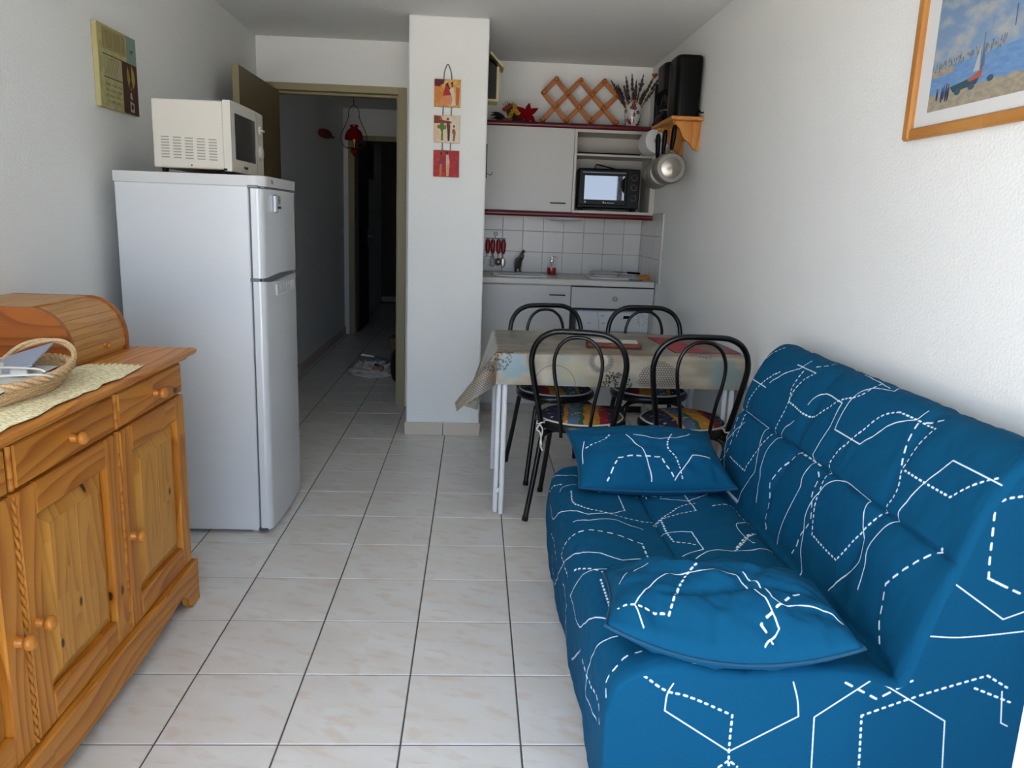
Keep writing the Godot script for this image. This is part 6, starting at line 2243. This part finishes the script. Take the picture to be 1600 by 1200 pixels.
# ---------------------------------------------------------------- on the walls
func african_panel(k: int) -> Image:
	var n := noise(0.03, 80 + k, 3)
	var S := 160
	var img := Image.create(S, S, false, Image.FORMAT_RGB8)
	for j in S:
		for i in S:
			var v := n.get_noise_2d(i, j) * 0.5 + n.get_noise_2d(i * 0.4, j * 0.4) * 0.5
			var c: Color
			match k:
				0: c = Color(0.80, 0.48, 0.16).lerp(Color(0.84, 0.66, 0.38), clampf(0.5 + v * 1.5 + (i - 80) * 0.005, 0, 1))
				1: c = Color(0.84, 0.72, 0.58).lerp(Color(0.86, 0.80, 0.72), clampf(0.5 + v + (i - 60) * 0.006, 0, 1))
				_: c = Color(0.62, 0.05, 0.12).lerp(Color(0.72, 0.22, 0.10), clampf(0.35 + v * 1.6 - (i - 50) * 0.004, 0, 1))
			img.set_pixel(i, j, c)
	match k:
		0:
			fill(img, [Vector2(0, 0), Vector2(60, 0), Vector2(58, 22), Vector2(30, 42), Vector2(0, 40)], Color(0.36, 0.05, 0.04))
			fill(img, [Vector2(70, 22), Vector2(86, 26), Vector2(108, 92), Vector2(52, 96)], Color(0.66, 0.10, 0.05))
			fill(img, [Vector2(40, 110), Vector2(110, 100), Vector2(112, 145), Vector2(38, 140)], Color(0.82, 0.52, 0.36))
			oval(img, 72, 16, 10, 9, Color(0.78, 0.72, 0.64))
			oval(img, 78, 28, 6, 10, Color(0.14, 0.05, 0.04))
			stroke(img, [Vector2(82, 36), Vector2(100, 62)], 6, Color(0.18, 0.06, 0.05))
			fill(img, [Vector2(92, 62), Vector2(100, 50), Vector2(118, 48), Vector2(132, 150), Vector2(104, 152), Vector2(112, 110)], Color(0.84, 0.76, 0.68))
			oval(img, 108, 22, 7, 8, Color(0.08, 0.04, 0.03))
			oval(img, 110, 36, 6, 5, Color(0.10, 0.04, 0.03))
			fill(img, [Vector2(132, 40), Vector2(156, 50), Vector2(150, 150), Vector2(134, 150)], Color(0.72, 0.38, 0.12))
		1:
			fill(img, [Vector2(0, 0), Vector2(42, 4), Vector2(52, 26), Vector2(110, 34), Vector2(108, 44), Vector2(0, 46)], Color(0.48, 0.14, 0.07))
			oval(img, 42, 18, 9, 8, Color(0.66, 0.36, 0.12))
			fill(img, [Vector2(38, 44), Vector2(50, 38), Vector2(64, 52), Vector2(66, 78), Vector2(56, 88), Vector2(58, 148), Vector2(44, 148), Vector2(46, 96), Vector2(36, 72)], Color(0.28, 0.44, 0.16))
			oval(img, 30, 66, 10, 12, Color(0.60, 0.36, 0.14))
			oval(img, 70, 68, 7, 14, Color(0.42, 0.52, 0.14))
			oval(img, 86, 20, 8, 8, Color(0.56, 0.22, 0.10))
			fill(img, [Vector2(82, 36), Vector2(92, 34), Vector2(102, 60), Vector2(100, 84), Vector2(98, 150), Vector2(86, 150), Vector2(84, 90), Vector2(78, 56)], Color(0.22, 0.08, 0.10))
			fill(img, [Vector2(82, 40), Vector2(98, 40), Vector2(100, 76), Vector2(84, 80)], Color(0.46, 0.14, 0.12))
			oval(img, 124, 62, 5, 8, Color(0.20, 0.10, 0.06))
			fill(img, [Vector2(116, 78), Vector2(128, 76), Vector2(136, 96), Vector2(130, 150), Vector2(118, 150), Vector2(120, 110), Vector2(112, 96)], Color(0.58, 0.36, 0.16))
		_:
			oval(img, 48, 20, 7, 9, Color(0.22, 0.06, 0.08))
			fill(img, [Vector2(42, 32), Vector2(56, 30), Vector2(60, 70), Vector2(52, 156), Vector2(38, 156), Vector2(34, 80)], Color(0.50, 0.16, 0.26))
			fill(img, [Vector2(40, 84), Vector2(54, 82), Vector2(50, 156), Vector2(38, 156)], Color(0.78, 0.44, 0.14))
			oval(img, 84, 14, 7, 9, Color(0.14, 0.05, 0.05))
			fill(img, [Vector2(78, 26), Vector2(94, 24), Vector2(102, 70), Vector2(96, 156), Vector2(82, 156), Vector2(78, 78)], Color(0.82, 0.68, 0.58))
			fill(img, [Vector2(84, 80), Vector2(100, 74), Vector2(96, 156), Vector2(84, 156)], Color(0.84, 0.62, 0.42))
	return img

func wall_art() -> void:
	var t := thing("hanging_panels", "three small square painted panels with standing figures hanging on cords down the column", "wall art", Vector3(0.588, 1.60, -2.8515))
	var ys := [0.378, 0.186, -0.001]
	for k in 3:
		var st := mb()
		bx(st, Vector3(-0.073, ys[k] - 0.073, 0.0), Vector3(0.073, ys[k] + 0.073, 0.014), 0.001)
		var b := obj("panel", st, mats.canvas_side, t)
		st = mb()
		st.set_smooth_group(-1)
		quad(st, Vector3(-0.072, ys[k] - 0.072, 0.0143), Vector3(0.072, ys[k] - 0.072, 0.0143), Vector3(0.072, ys[k] + 0.072, 0.0143), Vector3(-0.072, ys[k] + 0.072, 0.0143), Vector2(0, 1), Vector2(1, 1), Vector2(1, 0), Vector2(0, 0))
		obj("painting", st, textured("panel_print_%d" % k, african_panel(k), 0.6), b)
	var st := mb()
	tube(st, curve([Vector3(-0.022, 0.44, 0.006), Vector3(-0.018, 0.49, 0.005), Vector3(-0.006, 0.524, 0.005), Vector3(0.0, 0.529, 0.006), Vector3(0.006, 0.524, 0.005), Vector3(0.018, 0.49, 0.005), Vector3(0.024, 0.44, 0.006)]), 0.0035, 7)
	for x in [-0.022, 0.024]:
		tube(st, [Vector3(x, 0.31, 0.006), Vector3(x - 0.002, 0.255, 0.006)], 0.0035, 7)
		tube(st, [Vector3(x - 0.002, 0.12, 0.006), Vector3(x - 0.002, 0.068, 0.006)], 0.0035, 7)
	obj("cord", st, mats.rope_grey, t)
	# canvas on the left wall
	t = thing("canvas_print", "small cream and brown kitchen canvas with a bottle on the left wall above the fridge", "wall art", Vector3(XL + 0.001, 1.66, -1.52))
	obj("canvas", boxmesh(Vector3(0, 0, -0.165), Vector3(0.02, 0.297, 0.165), 0.002), mats.canvas_side, t)
	var w := 352
	var h := 320
	var img := blank(w, h, Color(0.72, 0.68, 0.46))
	var n := noise(0.02, 91, 3)
	for j in h:
		for i in w:
			img.set_pixel(i, j, img.get_pixel(i, j).lerp(Color(0.62, 0.60, 0.42), clampf(0.4 + n.get_noise_2d(i, j), 0, 1)))
	fill(img, [Vector2(40, 8), Vector2(250, 8), Vector2(250, 92), Vector2(40, 92)], Color(0.60, 0.55, 0.35))
	# tall thin title capitals
	var cap := Color(0.50, 0.44, 0.26)
	for k in 8:
		var x := 48.0 + 25 * k
		stroke(img, [Vector2(x, 20), Vector2(x, 82)], 5, cap)
		if k % 3 != 0:
			stroke(img, [Vector2(x + 13, 20), Vector2(x + 13, 82)], 5, cap)
			stroke(img, [Vector2(x, 80 if k % 2 == 0 else 22), Vector2(x + 13, 80 if k % 2 == 0 else 22)], 4, cap)
	fill(img, [Vector2(258, 0), Vector2(w, 0), Vector2(w, 108), Vector2(258, 108)], Color(0.46, 0.56, 0.52))
	oval(img, 300, 62, 10, 5, Color(0.45, 0.16, 0.12), 0.6)
	oval(img, 316, 56, 9, 4, Color(0.36, 0.16, 0.14), -0.3)
	stroke(img, [Vector2(290, 54), Vector2(312, 72)], 3, Color(0.30, 0.30, 0.22))
	fill(img, [Vector2(205, 110), Vector2(w, 110), Vector2(w, h), Vector2(205, h)], Color(0.27, 0.14, 0.085))
	fill(img, [Vector2(40, 116), Vector2(198, 116), Vector2(198, 196), Vector2(40, 196)], Color(0.64, 0.62, 0.46))
	for k in 5:
		stroke(img, smooth2([Vector2(50 + 25 * k, 190), Vector2(75 + 20 * k, 165), Vector2(90 + 22 * k, 130), Vector2(120 + 12 * k, 122)]), 4, Color(0.56, 0.45, 0.27))
	stroke(img, [Vector2(38, 112), Vector2(w, 112)], 4, Color(0.22, 0.20, 0.12))
	stroke(img, [Vector2(38, 200), Vector2(205, 200)], 4, Color(0.22, 0.22, 0.15))
	for q in 4:
		var y := 222 + 22 * q
		var x := 52.0 + (14 if q == 3 else 0)
		for k in (11 if q < 3 else 8):
			var g := 9 if (k + q) % 4 != 3 else 16
			stroke(img, [Vector2(x, y), Vector2(x, y + 9)], 3, Color(0.36, 0.36, 0.26))
			stroke(img, [Vector2(x, y + (3 if k % 2 == 0 else 8)), Vector2(x + 6, y + (3 if k % 2 == 0 else 8))], 3, Color(0.36, 0.36, 0.26))
			x += g + 3
	# chillies
	fill(img, [Vector2(258, 122), Vector2(272, 150), Vector2(280, 178), Vector2(264, 212), Vector2(252, 180), Vector2(250, 150)], Color(0.58, 0.50, 0.16))
	fill(img, [Vector2(300, 112), Vector2(322, 145), Vector2(328, 180), Vector2(306, 212), Vector2(294, 180), Vector2(296, 140)], Color(0.64, 0.58, 0.22))
	stroke(img, [Vector2(264, 200), Vector2(282, 222), Vector2(302, 200)], 3, Color(0.56, 0.52, 0.22))
	# bottle
	fill(img, [Vector2(274, 232), Vector2(286, 228), Vector2(294, 256), Vector2(308, 268), Vector2(308, 310), Vector2(268, 310), Vector2(268, 266), Vector2(274, 252)], Color(0.70, 0.66, 0.52))
	fill(img, [Vector2(268, 254), Vector2(306, 262), Vector2(308, 272), Vector2(268, 264)], Color(0.12, 0.10, 0.08))
	oval(img, 288, 288, 11, 12, Color(0.16, 0.13, 0.11))
	st = mb()
	st.set_smooth_group(-1)
	quad(st, Vector3(0.0203, 0.001, 0.164), Vector3(0.0203, 0.001, -0.164), Vector3(0.0203, 0.296, -0.164), Vector3(0.0203, 0.296, 0.164), Vector2(0, 1), Vector2(1, 1), Vector2(1, 0), Vector2(0, 0))
	obj("print", st, textured("canvas_print_face", img, 0.8), t)
	# framed seaside print on the right wall
	t = thing("framed_picture", "large wooden framed seaside print with boats on the right wall above the sofa", "picture", Vector3(XR - 0.001, 1.558, -0.22))
	var z0 := -0.285
	var z1 := 0.285
	var hh := 0.47
	var fw := 0.034
	st = mb()
	for s in [[Vector3(-0.022, 0, z0), Vector3(0, hh, z0 + fw), 1], [Vector3(-0.022, 0, z1 - fw), Vector3(0, hh, z1), 1], [Vector3(-0.022, 0, z0 + fw), Vector3(0, fw * 0.9, z1 - fw), 2], [Vector3(-0.022, hh - fw * 0.9, z0 + fw), Vector3(0, hh, z1 - fw), 2]]:
		bx(st, s[0], s[1], 0.006, s[2], off())
	obj("frame", st, mats.frame_beech, t)
	st = mb()
	bx(st, Vector3(-0.008, fw * 0.9, z0 + fw), Vector3(-0.002, hh - fw * 0.9, z1 - fw), 0)
	obj("mount", st, mats.paper, t)
	w = 512
	h = 448
	img = Image.create(w, h, false, Image.FORMAT_RGB8)
	var n3 := noise(0.008, 95, 4)
	for j in h:
		for i in w:
			var u := float(i) / w
			var v := float(j) / h
			var c := Color(0.40, 0.51, 0.64).lerp(Color(0.54, 0.63, 0.73), v)
			var cl := clampf(n3.get_noise_2d(i * 0.8 + j * 0.5, j * 1.5 - i * 0.4) * 1.3 + 0.25, 0, 1)
			c = c.lerp(Color(0.72, 0.69, 0.64), cl * 0.75)
			var hor := 0.70 - 0.05 * u
			if v > hor:
				c = Color(0.44, 0.58, 0.74).lerp(Color(0.38, 0.53, 0.71), n3.get_noise_2d(i * 2.0, j * 8.0) + 0.5)
			var sand := 0.88 - 0.02 * u + 0.02 * n3.get_noise_2d(i, 7)
			if v > sand or (v > hor and v < hor + 0.05 and u < 0.25):
				c = Color(0.66, 0.61, 0.52).lerp(Color(0.56, 0.53, 0.47), clampf(n3.get_noise_2d(i * 3.0, j * 6.0) + 0.5, 0, 1))
			img.set_pixel(i, j, c)
	var r := RandomNumberGenerator.new()
	r.seed = 6
	for k in 130:
		var x := r.randf_range(0, 380)
		var y := 312 - 0.06 * x + r.randf_range(-14, 10)
		stroke(img, [Vector2(x, y), Vector2(x + r.randf_range(-3, 3), y - r.randf_range(5, 16))], 4, [Color(0.52, 0.42, 0.40), Color(0.34, 0.40, 0.46), Color(0.66, 0.60, 0.52), Color(0.36, 0.42, 0.30)][r.randi() % 4])
	fill(img, [Vector2(120, 380), Vector2(280, 362), Vector2(262, 392), Vector2(140, 400)], Color(0.20, 0.30, 0.34))
	fill(img, [Vector2(212, 372), Vector2(290, 345), Vector2(282, 372), Vector2(225, 380)], Color(0.66, 0.36, 0.28))
	fill(img, [Vector2(238, 352), Vector2(262, 270), Vector2(268, 350)], Color(0.70, 0.70, 0.68))
	fill(img, [Vector2(272, 350), Vector2(280, 270), Vector2(292, 340)], Color(0.36, 0.42, 0.52))
	stroke(img, [Vector2(275, 240), Vector2(276, 350)], 3, Color(0.30, 0.30, 0.34))
	for k in [[48, 398, 0.8], [76, 404, 1.0], [100, 398, 1.2], [112, 400, 1.1], [86, 395, 0.9]]:
		oval(img, k[0], k[1], 6, 22 * k[2], [Color(0.12, 0.26, 0.44), Color(0.22, 0.22, 0.28), Color(0.14, 0.30, 0.50)][int(k[0]) % 3])
		oval(img, k[0], k[1] - 24 * k[2], 4, 5, Color(0.40, 0.28, 0.24))
	for k in [Vector2(165, 402), Vector2(238, 396), Vector2(330, 384)]:
		oval(img, k.x, k.y, 17, 10, Color(0.22, 0.34, 0.42))
	stroke(img, [Vector2(412, 190), Vector2(414, 250)], 4, Color(0.20, 0.24, 0.38))
	st = mb()
	st.set_smooth_group(-1)
	quad(st, Vector3(-0.0085, 0.066, -0.193), Vector3(-0.0085, 0.066, 0.196), Vector3(-0.0085, 0.405, 0.196), Vector3(-0.0085, 0.405, -0.193), Vector2(0, 1), Vector2(1, 1), Vector2(1, 0), Vector2(0, 0))
	obj("print", st, textured("seaside_print", img, 0.6), t)
	# little house shaped key board on the column's kitchen side
	t = thing("birdhouse", "house-shaped wooden key box with a dark side on the column above the wall cabinet", "key box", Vector3(0.8135, 1.985, -3.14))
	obj("side_panel", boxmesh(Vector3(0.0, 0.014, 0.0), Vector3(0.055, 0.235, 0.014), 0.001), mats.slate, t)
	obj("front_panel", boxmesh(Vector3(0.052, 0.014, -0.14), Vector3(0.066, 0.195, 0.016), 0.001), mats.cream_wood, t)
	obj("base", boxmesh(Vector3(0.0, 0.0, -0.145), Vector3(0.066, 0.014, 0.020), 0.001), mats.cream_wood, t)
	st = mb()
	prism(st, PackedVector2Array([Vector2(0.0, 0.235), Vector2(0.052, 0.195), Vector2(0.052, 0.205), Vector2(0.014, 0.250), Vector2(0.0, 0.258)]), 0.0, 0.014)
	obj("gable", st, mats.slate, t)
	st = mb()
	prism(st, PackedVector2Array([Vector2(0.008, 0.268), Vector2(0.088, 0.190), Vector2(0.095, 0.196), Vector2(0.016, 0.277)]), -0.15, 0.03)
	obj("roof_board", st, mats.cream_wood, t)
	t = thing("wall_hooks", "narrow dark blue hook strip on the column beside the wall cabinet door", "hook strip", Vector3(0.8135, 1.555, -3.40))
	obj("board", boxmesh(Vector3(0, 0.0, -0.03), Vector3(0.012, 0.21, 0.03), 0.003), mats.hook_blue, t)
	st = mb()
	tube(st, curve([Vector3(0.012, 0.03, 0), Vector3(0.035, 0.022, 0), Vector3(0.045, 0.028, 0), Vector3(0.046, 0.042, 0)]), 0.003, 7)
	obj("hook", st, mats.grey_metal, t)

# ---------------------------------------------------------------- the hall
func hall() -> void:
	var t := thing("oil_lamp_pendant", "red glass and brass pendant lamp hanging in the dark hall beyond the doorway", "lamp", Vector3(-0.318, 1.80, -5.40))
	var st := mb()
	lathe(st, [Vector2(0.030, 0.255), Vector2(0.034, 0.262), Vector2(0.036, 0.248), Vector2(0.030, 0.236), Vector2(0.040, 0.226), Vector2(0.064, 0.205), Vector2(0.078, 0.170), Vector2(0.080, 0.135)], 32)
	obj("shade", st, mats.red_glass, t)
	st = mb()
	lathe(st, [Vector2(0.010, 0.04), Vector2(0.012, 0.075), Vector2(0.008, 0.085), Vector2(0.010, 0.095), Vector2(0.016, 0.125), Vector2(0.020, 0.150), Vector2(0.0, 0.155)], 18)
	var ring := []
	for q in 36:
		ring.append(Vector3(0.072 * cos(TAU * q / 36), 0.066, 0.072 * sin(TAU * q / 36)))
	tube(st, ring, 0.003, 6, true)
	tube(st, [Vector3(-0.072, 0.066, 0), Vector3(0.072, 0.066, 0)], 0.003, 6)
	obj("burner", st, mats.brass, t)
	st = mb()
	lathe(st, [Vector2(0.0, -0.005), Vector2(0.006, 0.0), Vector2(0.010, 0.010), Vector2(0.026, 0.022), Vector2(0.030, 0.042), Vector2(0.018, 0.058), Vector2(0.010, 0.062)], 20)
	obj("font", st, mats.red_glass, t)
	st = mb()
	for s in [-1.0, 1.0]:
		tube(st, curve([Vector3(s * 0.072, 0.066, 0), Vector3(s * 0.110, 0.115, 0), Vector3(s * 0.108, 0.18, 0), Vector3(s * 0.075, 0.255, 0), Vector3(s * 0.048, 0.32, 0), Vector3(s * 0.040, 0.39, 0), Vector3(0, 0.425, 0)]), 0.003, 7)
	tube(st, [Vector3(0, 0.42, 0), Vector3(0, 0.575, 0)], 0.003, 6)
	lathe(st, [Vector2(0.035, 0.578), Vector2(0.03, 0.56), Vector2(0.008, 0.552)], 16)
	obj("hanger", st, mats.dark_brass, t)
	# little terracotta ornament on the hall's left wall
	t = thing("wall_ornament", "reddish wooden fish-shaped ornament on the hall's left wall", "ornament", Vector3(XL + 0.004, 1.985, -5.80))
	st = mb()
	tube(st, curve([Vector3(0.012, 0.012, 0.30), Vector3(0.03, 0.014, 0.20), Vector3(0.034, 0.02, 0.0), Vector3(0.02, 0.028, -0.22), Vector3(0.012, 0.03, -0.27)]), [0.012, 0.022, 0.03, 0.034, 0.037, 0.039, 0.04, 0.04, 0.04, 0.04, 0.038, 0.036, 0.034, 0.03, 0.025, 0.02, 0.016, 0.012, 0.010, 0.008, 0.008, 0.008, 0.007, 0.006, 0.005], 12)
	obj("body", st, mats.red_terracotta, t)
	st = mb()
	tube(st, [Vector3(0.012, 0.03, -0.25), Vector3(0.01, 0.033, -0.40)], 0.010, 8)
	obj("tail", st, mats.red_terracotta, t)
	t = thing("light_switch", "small switch plate on the hall's left wall before the far doorway", "switch", Vector3(XL, 1.13, -6.72))
	obj("plate", boxmesh(Vector3(0, -0.04, -0.04), Vector3(0.008, 0.04, 0.04), 0.002), mats.laminate_edge, t)
	obj("rocker", boxmesh(Vector3(0.008, -0.02, -0.018), Vector3(0.012, 0.02, 0.018), 0.001), mats.laminate, t)
	# things left on the hall floor
	t = thing("plastic_bag", "crumpled white carrier bag lying on the hall floor", "bag", Vector3(-0.06, 0, -4.62))
	var n := noise(2.2, 51, 3)
	st = mb()
	st.set_smooth_group(1)
	var g := []
	for i in 21:
		var row := []
		for j in 41:
			var th := PI / 2 * (1.0 - i / 20.0)
			var ph := TAU * j / 40.0
			var d := Vector3(cos(th) * cos(ph), sin(th), cos(th) * sin(ph))
			var rr := 1.0 + 0.55 * n.get_noise_3dv(d * 1.0) + 0.3 * n.get_noise_3dv(d * 2.4 + Vector3(4, 4, 4))
			row.append(Vector3(d.x * 0.155 * rr, maxf(0.002, d.y * 0.105 * rr), d.z * 0.135 * rr))
		g.append(row)
	for i in 20:
		for j in 40:
			quad(st, g[i][j + 1], g[i][j], g[i + 1][j], g[i + 1][j + 1])
	obj("sack", st, mats.bag_white, t)
	st = mb()
	box(st, Vector3(0.075, 0.055, 0.105), Vector3(0.10, 0.05, 0.03), 0.012, 1, Vector2.ZERO, Transform3D(Basis(Vector3.BACK, 0.25), Vector3.ZERO))
	obj("pink_print", st, mat("bag_pink", Color(0.62, 0.40, 0.33), 0.6), t)
	st = mb()
	box(st, Vector3(0.02, 0.085, 0.06), Vector3(0.06, 0.06, 0.03), 0.012, 1, Vector2.ZERO, Transform3D(Basis(Vector3.BACK, -0.3), Vector3.ZERO))
	obj("blue_print", st, mats.blue_plastic, t)
	t = thing("brush", "white and blue handled brush sticking out over the carrier bag on the hall floor", "brush", Vector3(-0.03, 0.13, -4.66))
	st = mb()
	tube(st, [Vector3(-0.125, 0.035, 0.01), Vector3(-0.02, 0.020, 0.01)], [0.010, 0.008], 10)
	obj("handle", st, mats.paper, t)
	st = mb()
	tube(st, [Vector3(-0.02, 0.020, 0.01), Vector3(0.07, 0.004, 0.01), Vector3(0.085, -0.05, 0.02)], [0.009, 0.013, 0.016], 10)
	obj("head", st, mats.blue_plastic, t)
	t = thing("rucksack", "dark navy bag standing on the hall floor behind the door frame", "bag", Vector3(0.235, 0, -4.34))
	st = mb()
	st.set_smooth_group(1)
	g = []
	for i in 21:
		var row := []
		for j in 33:
			var th := lerpf(-PI / 2, PI / 2, i / 20.0)
			var ph := TAU * j / 32.0
			var cx := signf(cos(ph)) * pow(absf(cos(ph)), 0.7)
			var cz := signf(sin(ph)) * pow(absf(sin(ph)), 0.7)
			var ct := pow(maxf(cos(th), 0.0), 0.5)
			row.append(Vector3(cx * 0.115 * ct, 0.145 + signf(sin(th)) * pow(absf(sin(th)), 0.8) * 0.145, cz * 0.11 * ct))
		g.append(row)
	for i in 20:
		for j in 32:
			quad(st, g[i][j + 1], g[i][j], g[i + 1][j], g[i + 1][j + 1])
	obj("body", st, mats.bag_navy, t)
	st = mb()
	tube(st, curve([Vector3(-0.05, 0.27, 0), Vector3(-0.04, 0.33, 0), Vector3(0.04, 0.33, 0), Vector3(0.05, 0.27, 0)]), 0.008, 8)
	obj("carry_handle", st, mats.bag_navy, t)
	t = thing("slippers_box", "pale cardboard box on the hall floor further down the hall", "box", Vector3(0.13, 0, -5.55))
	obj("box", boxmesh(Vector3(-0.13, 0.001, -0.12), Vector3(0.13, 0.16, 0.12), 0.006), mat("card", Color(0.50, 0.44, 0.37), 0.9), t)
	obj("lid", boxmesh(Vector3(-0.135, 0.16, -0.125), Vector3(0.135, 0.185, 0.125), 0.004), mat("card", Color.WHITE), t)

# ---------------------------------------------------------------- build
func _ready() -> void:
	rnd.seed = 20
	# camera
	var cam := Camera3D.new()
	cam.name = "camera"
	cam.rotation_order = EULER_ORDER_YXZ
	cam.rotation = Vector3(-0.2093, -0.0532, 0.0366)
	cam.position = Vector3(2.5135, 4.288, 5.684) * T
	cam.fov = rad_to_deg(2.0 * atan(600.0 / 1209.6))
	cam.near = 0.05
	cam.far = 200
	cam.current = true
	add_child(cam)
	# overcast daylight from outside
	var sky := ProceduralSkyMaterial.new()
	sky.sky_top_color = Color(0.675, 0.77, 0.90)
	sky.sky_horizon_color = Color(0.785, 0.855, 0.95)
	sky.sky_curve = 0.2
	sky.ground_bottom_color = Color(0.42, 0.42, 0.42)
	sky.ground_horizon_color = Color(0.60, 0.62, 0.64)
	sky.sun_angle_max = 0.0
	var env := Environment.new()
	env.background_mode = Environment.BG_SKY
	env.sky = Sky.new()
	env.sky.sky_material = sky
	env.background_energy_multiplier = 4.0
	env.tonemap_mode = Environment.TONE_MAPPER_LINEAR
	env.tonemap_exposure = 1.66
	env.sdfgi_enabled = true
	env.ssao_enabled = true
	env.ssil_enabled = true
	var we := WorldEnvironment.new()
	we.name = "world_environment"
	we.environment = env
	add_child(we)
	# the sun stands behind the building: it lights the ground outside, not the room
	var sun := DirectionalLight3D.new()
	sun.name = "sun"
	sun.light_color = Color(1.0, 0.96, 0.90)
	sun.light_energy = 10.0
	sun.light_angular_distance = 0.5
	sun.shadow_enabled = true
	sun.sky_mode = DirectionalLight3D.SKY_MODE_LIGHT_ONLY
	sun.rotation_degrees = Vector3(-50, 160, 0)
	add_child(sun)
	# the place
	make_mats()
	mat("peg_beech", Color(0.72, 0.44, 0.20), 0.22)
	var og := mat("oven_glass", Color(0.02, 0.022, 0.024), 0.03)
	og.metallic_specular = 1.0
	og.clearcoat_enabled = true
	og.clearcoat = 1.0
	og.clearcoat_roughness = 0.02
	mat("jug_glass", Color(0.05, 0.04, 0.038), 0.08)
	mat("dark_brass", Color(0.22, 0.17, 0.10), 0.4, 0.9)
	var bs := mat("brushed_steel", Color(0.66, 0.63, 0.59), 0.35, 1.0)
	bs.anisotropy_enabled = true
	bs.anisotropy = 0.7
	var fb := textured("frame_beech", wood_image(128, 256, Color(0.75, 0.53, 0.28), Color(0.66, 0.43, 0.20), 25, 3.0, 0), 0.4, 4.0, 2.0)
	fb.metallic_specular = 0.4
	shell()
	doors()
	wall_tiles()
	sofa()
	sideboard()
	fridge()
	table()
	chairs()
	kitchen()
	pillows()
	microwave()
	bread_box()
	runner_and_basket()
	on_cabinet()
	wall_shelf()
	coffee_maker()
	pans()
	paper_roll()
	wall_art()
	hall()
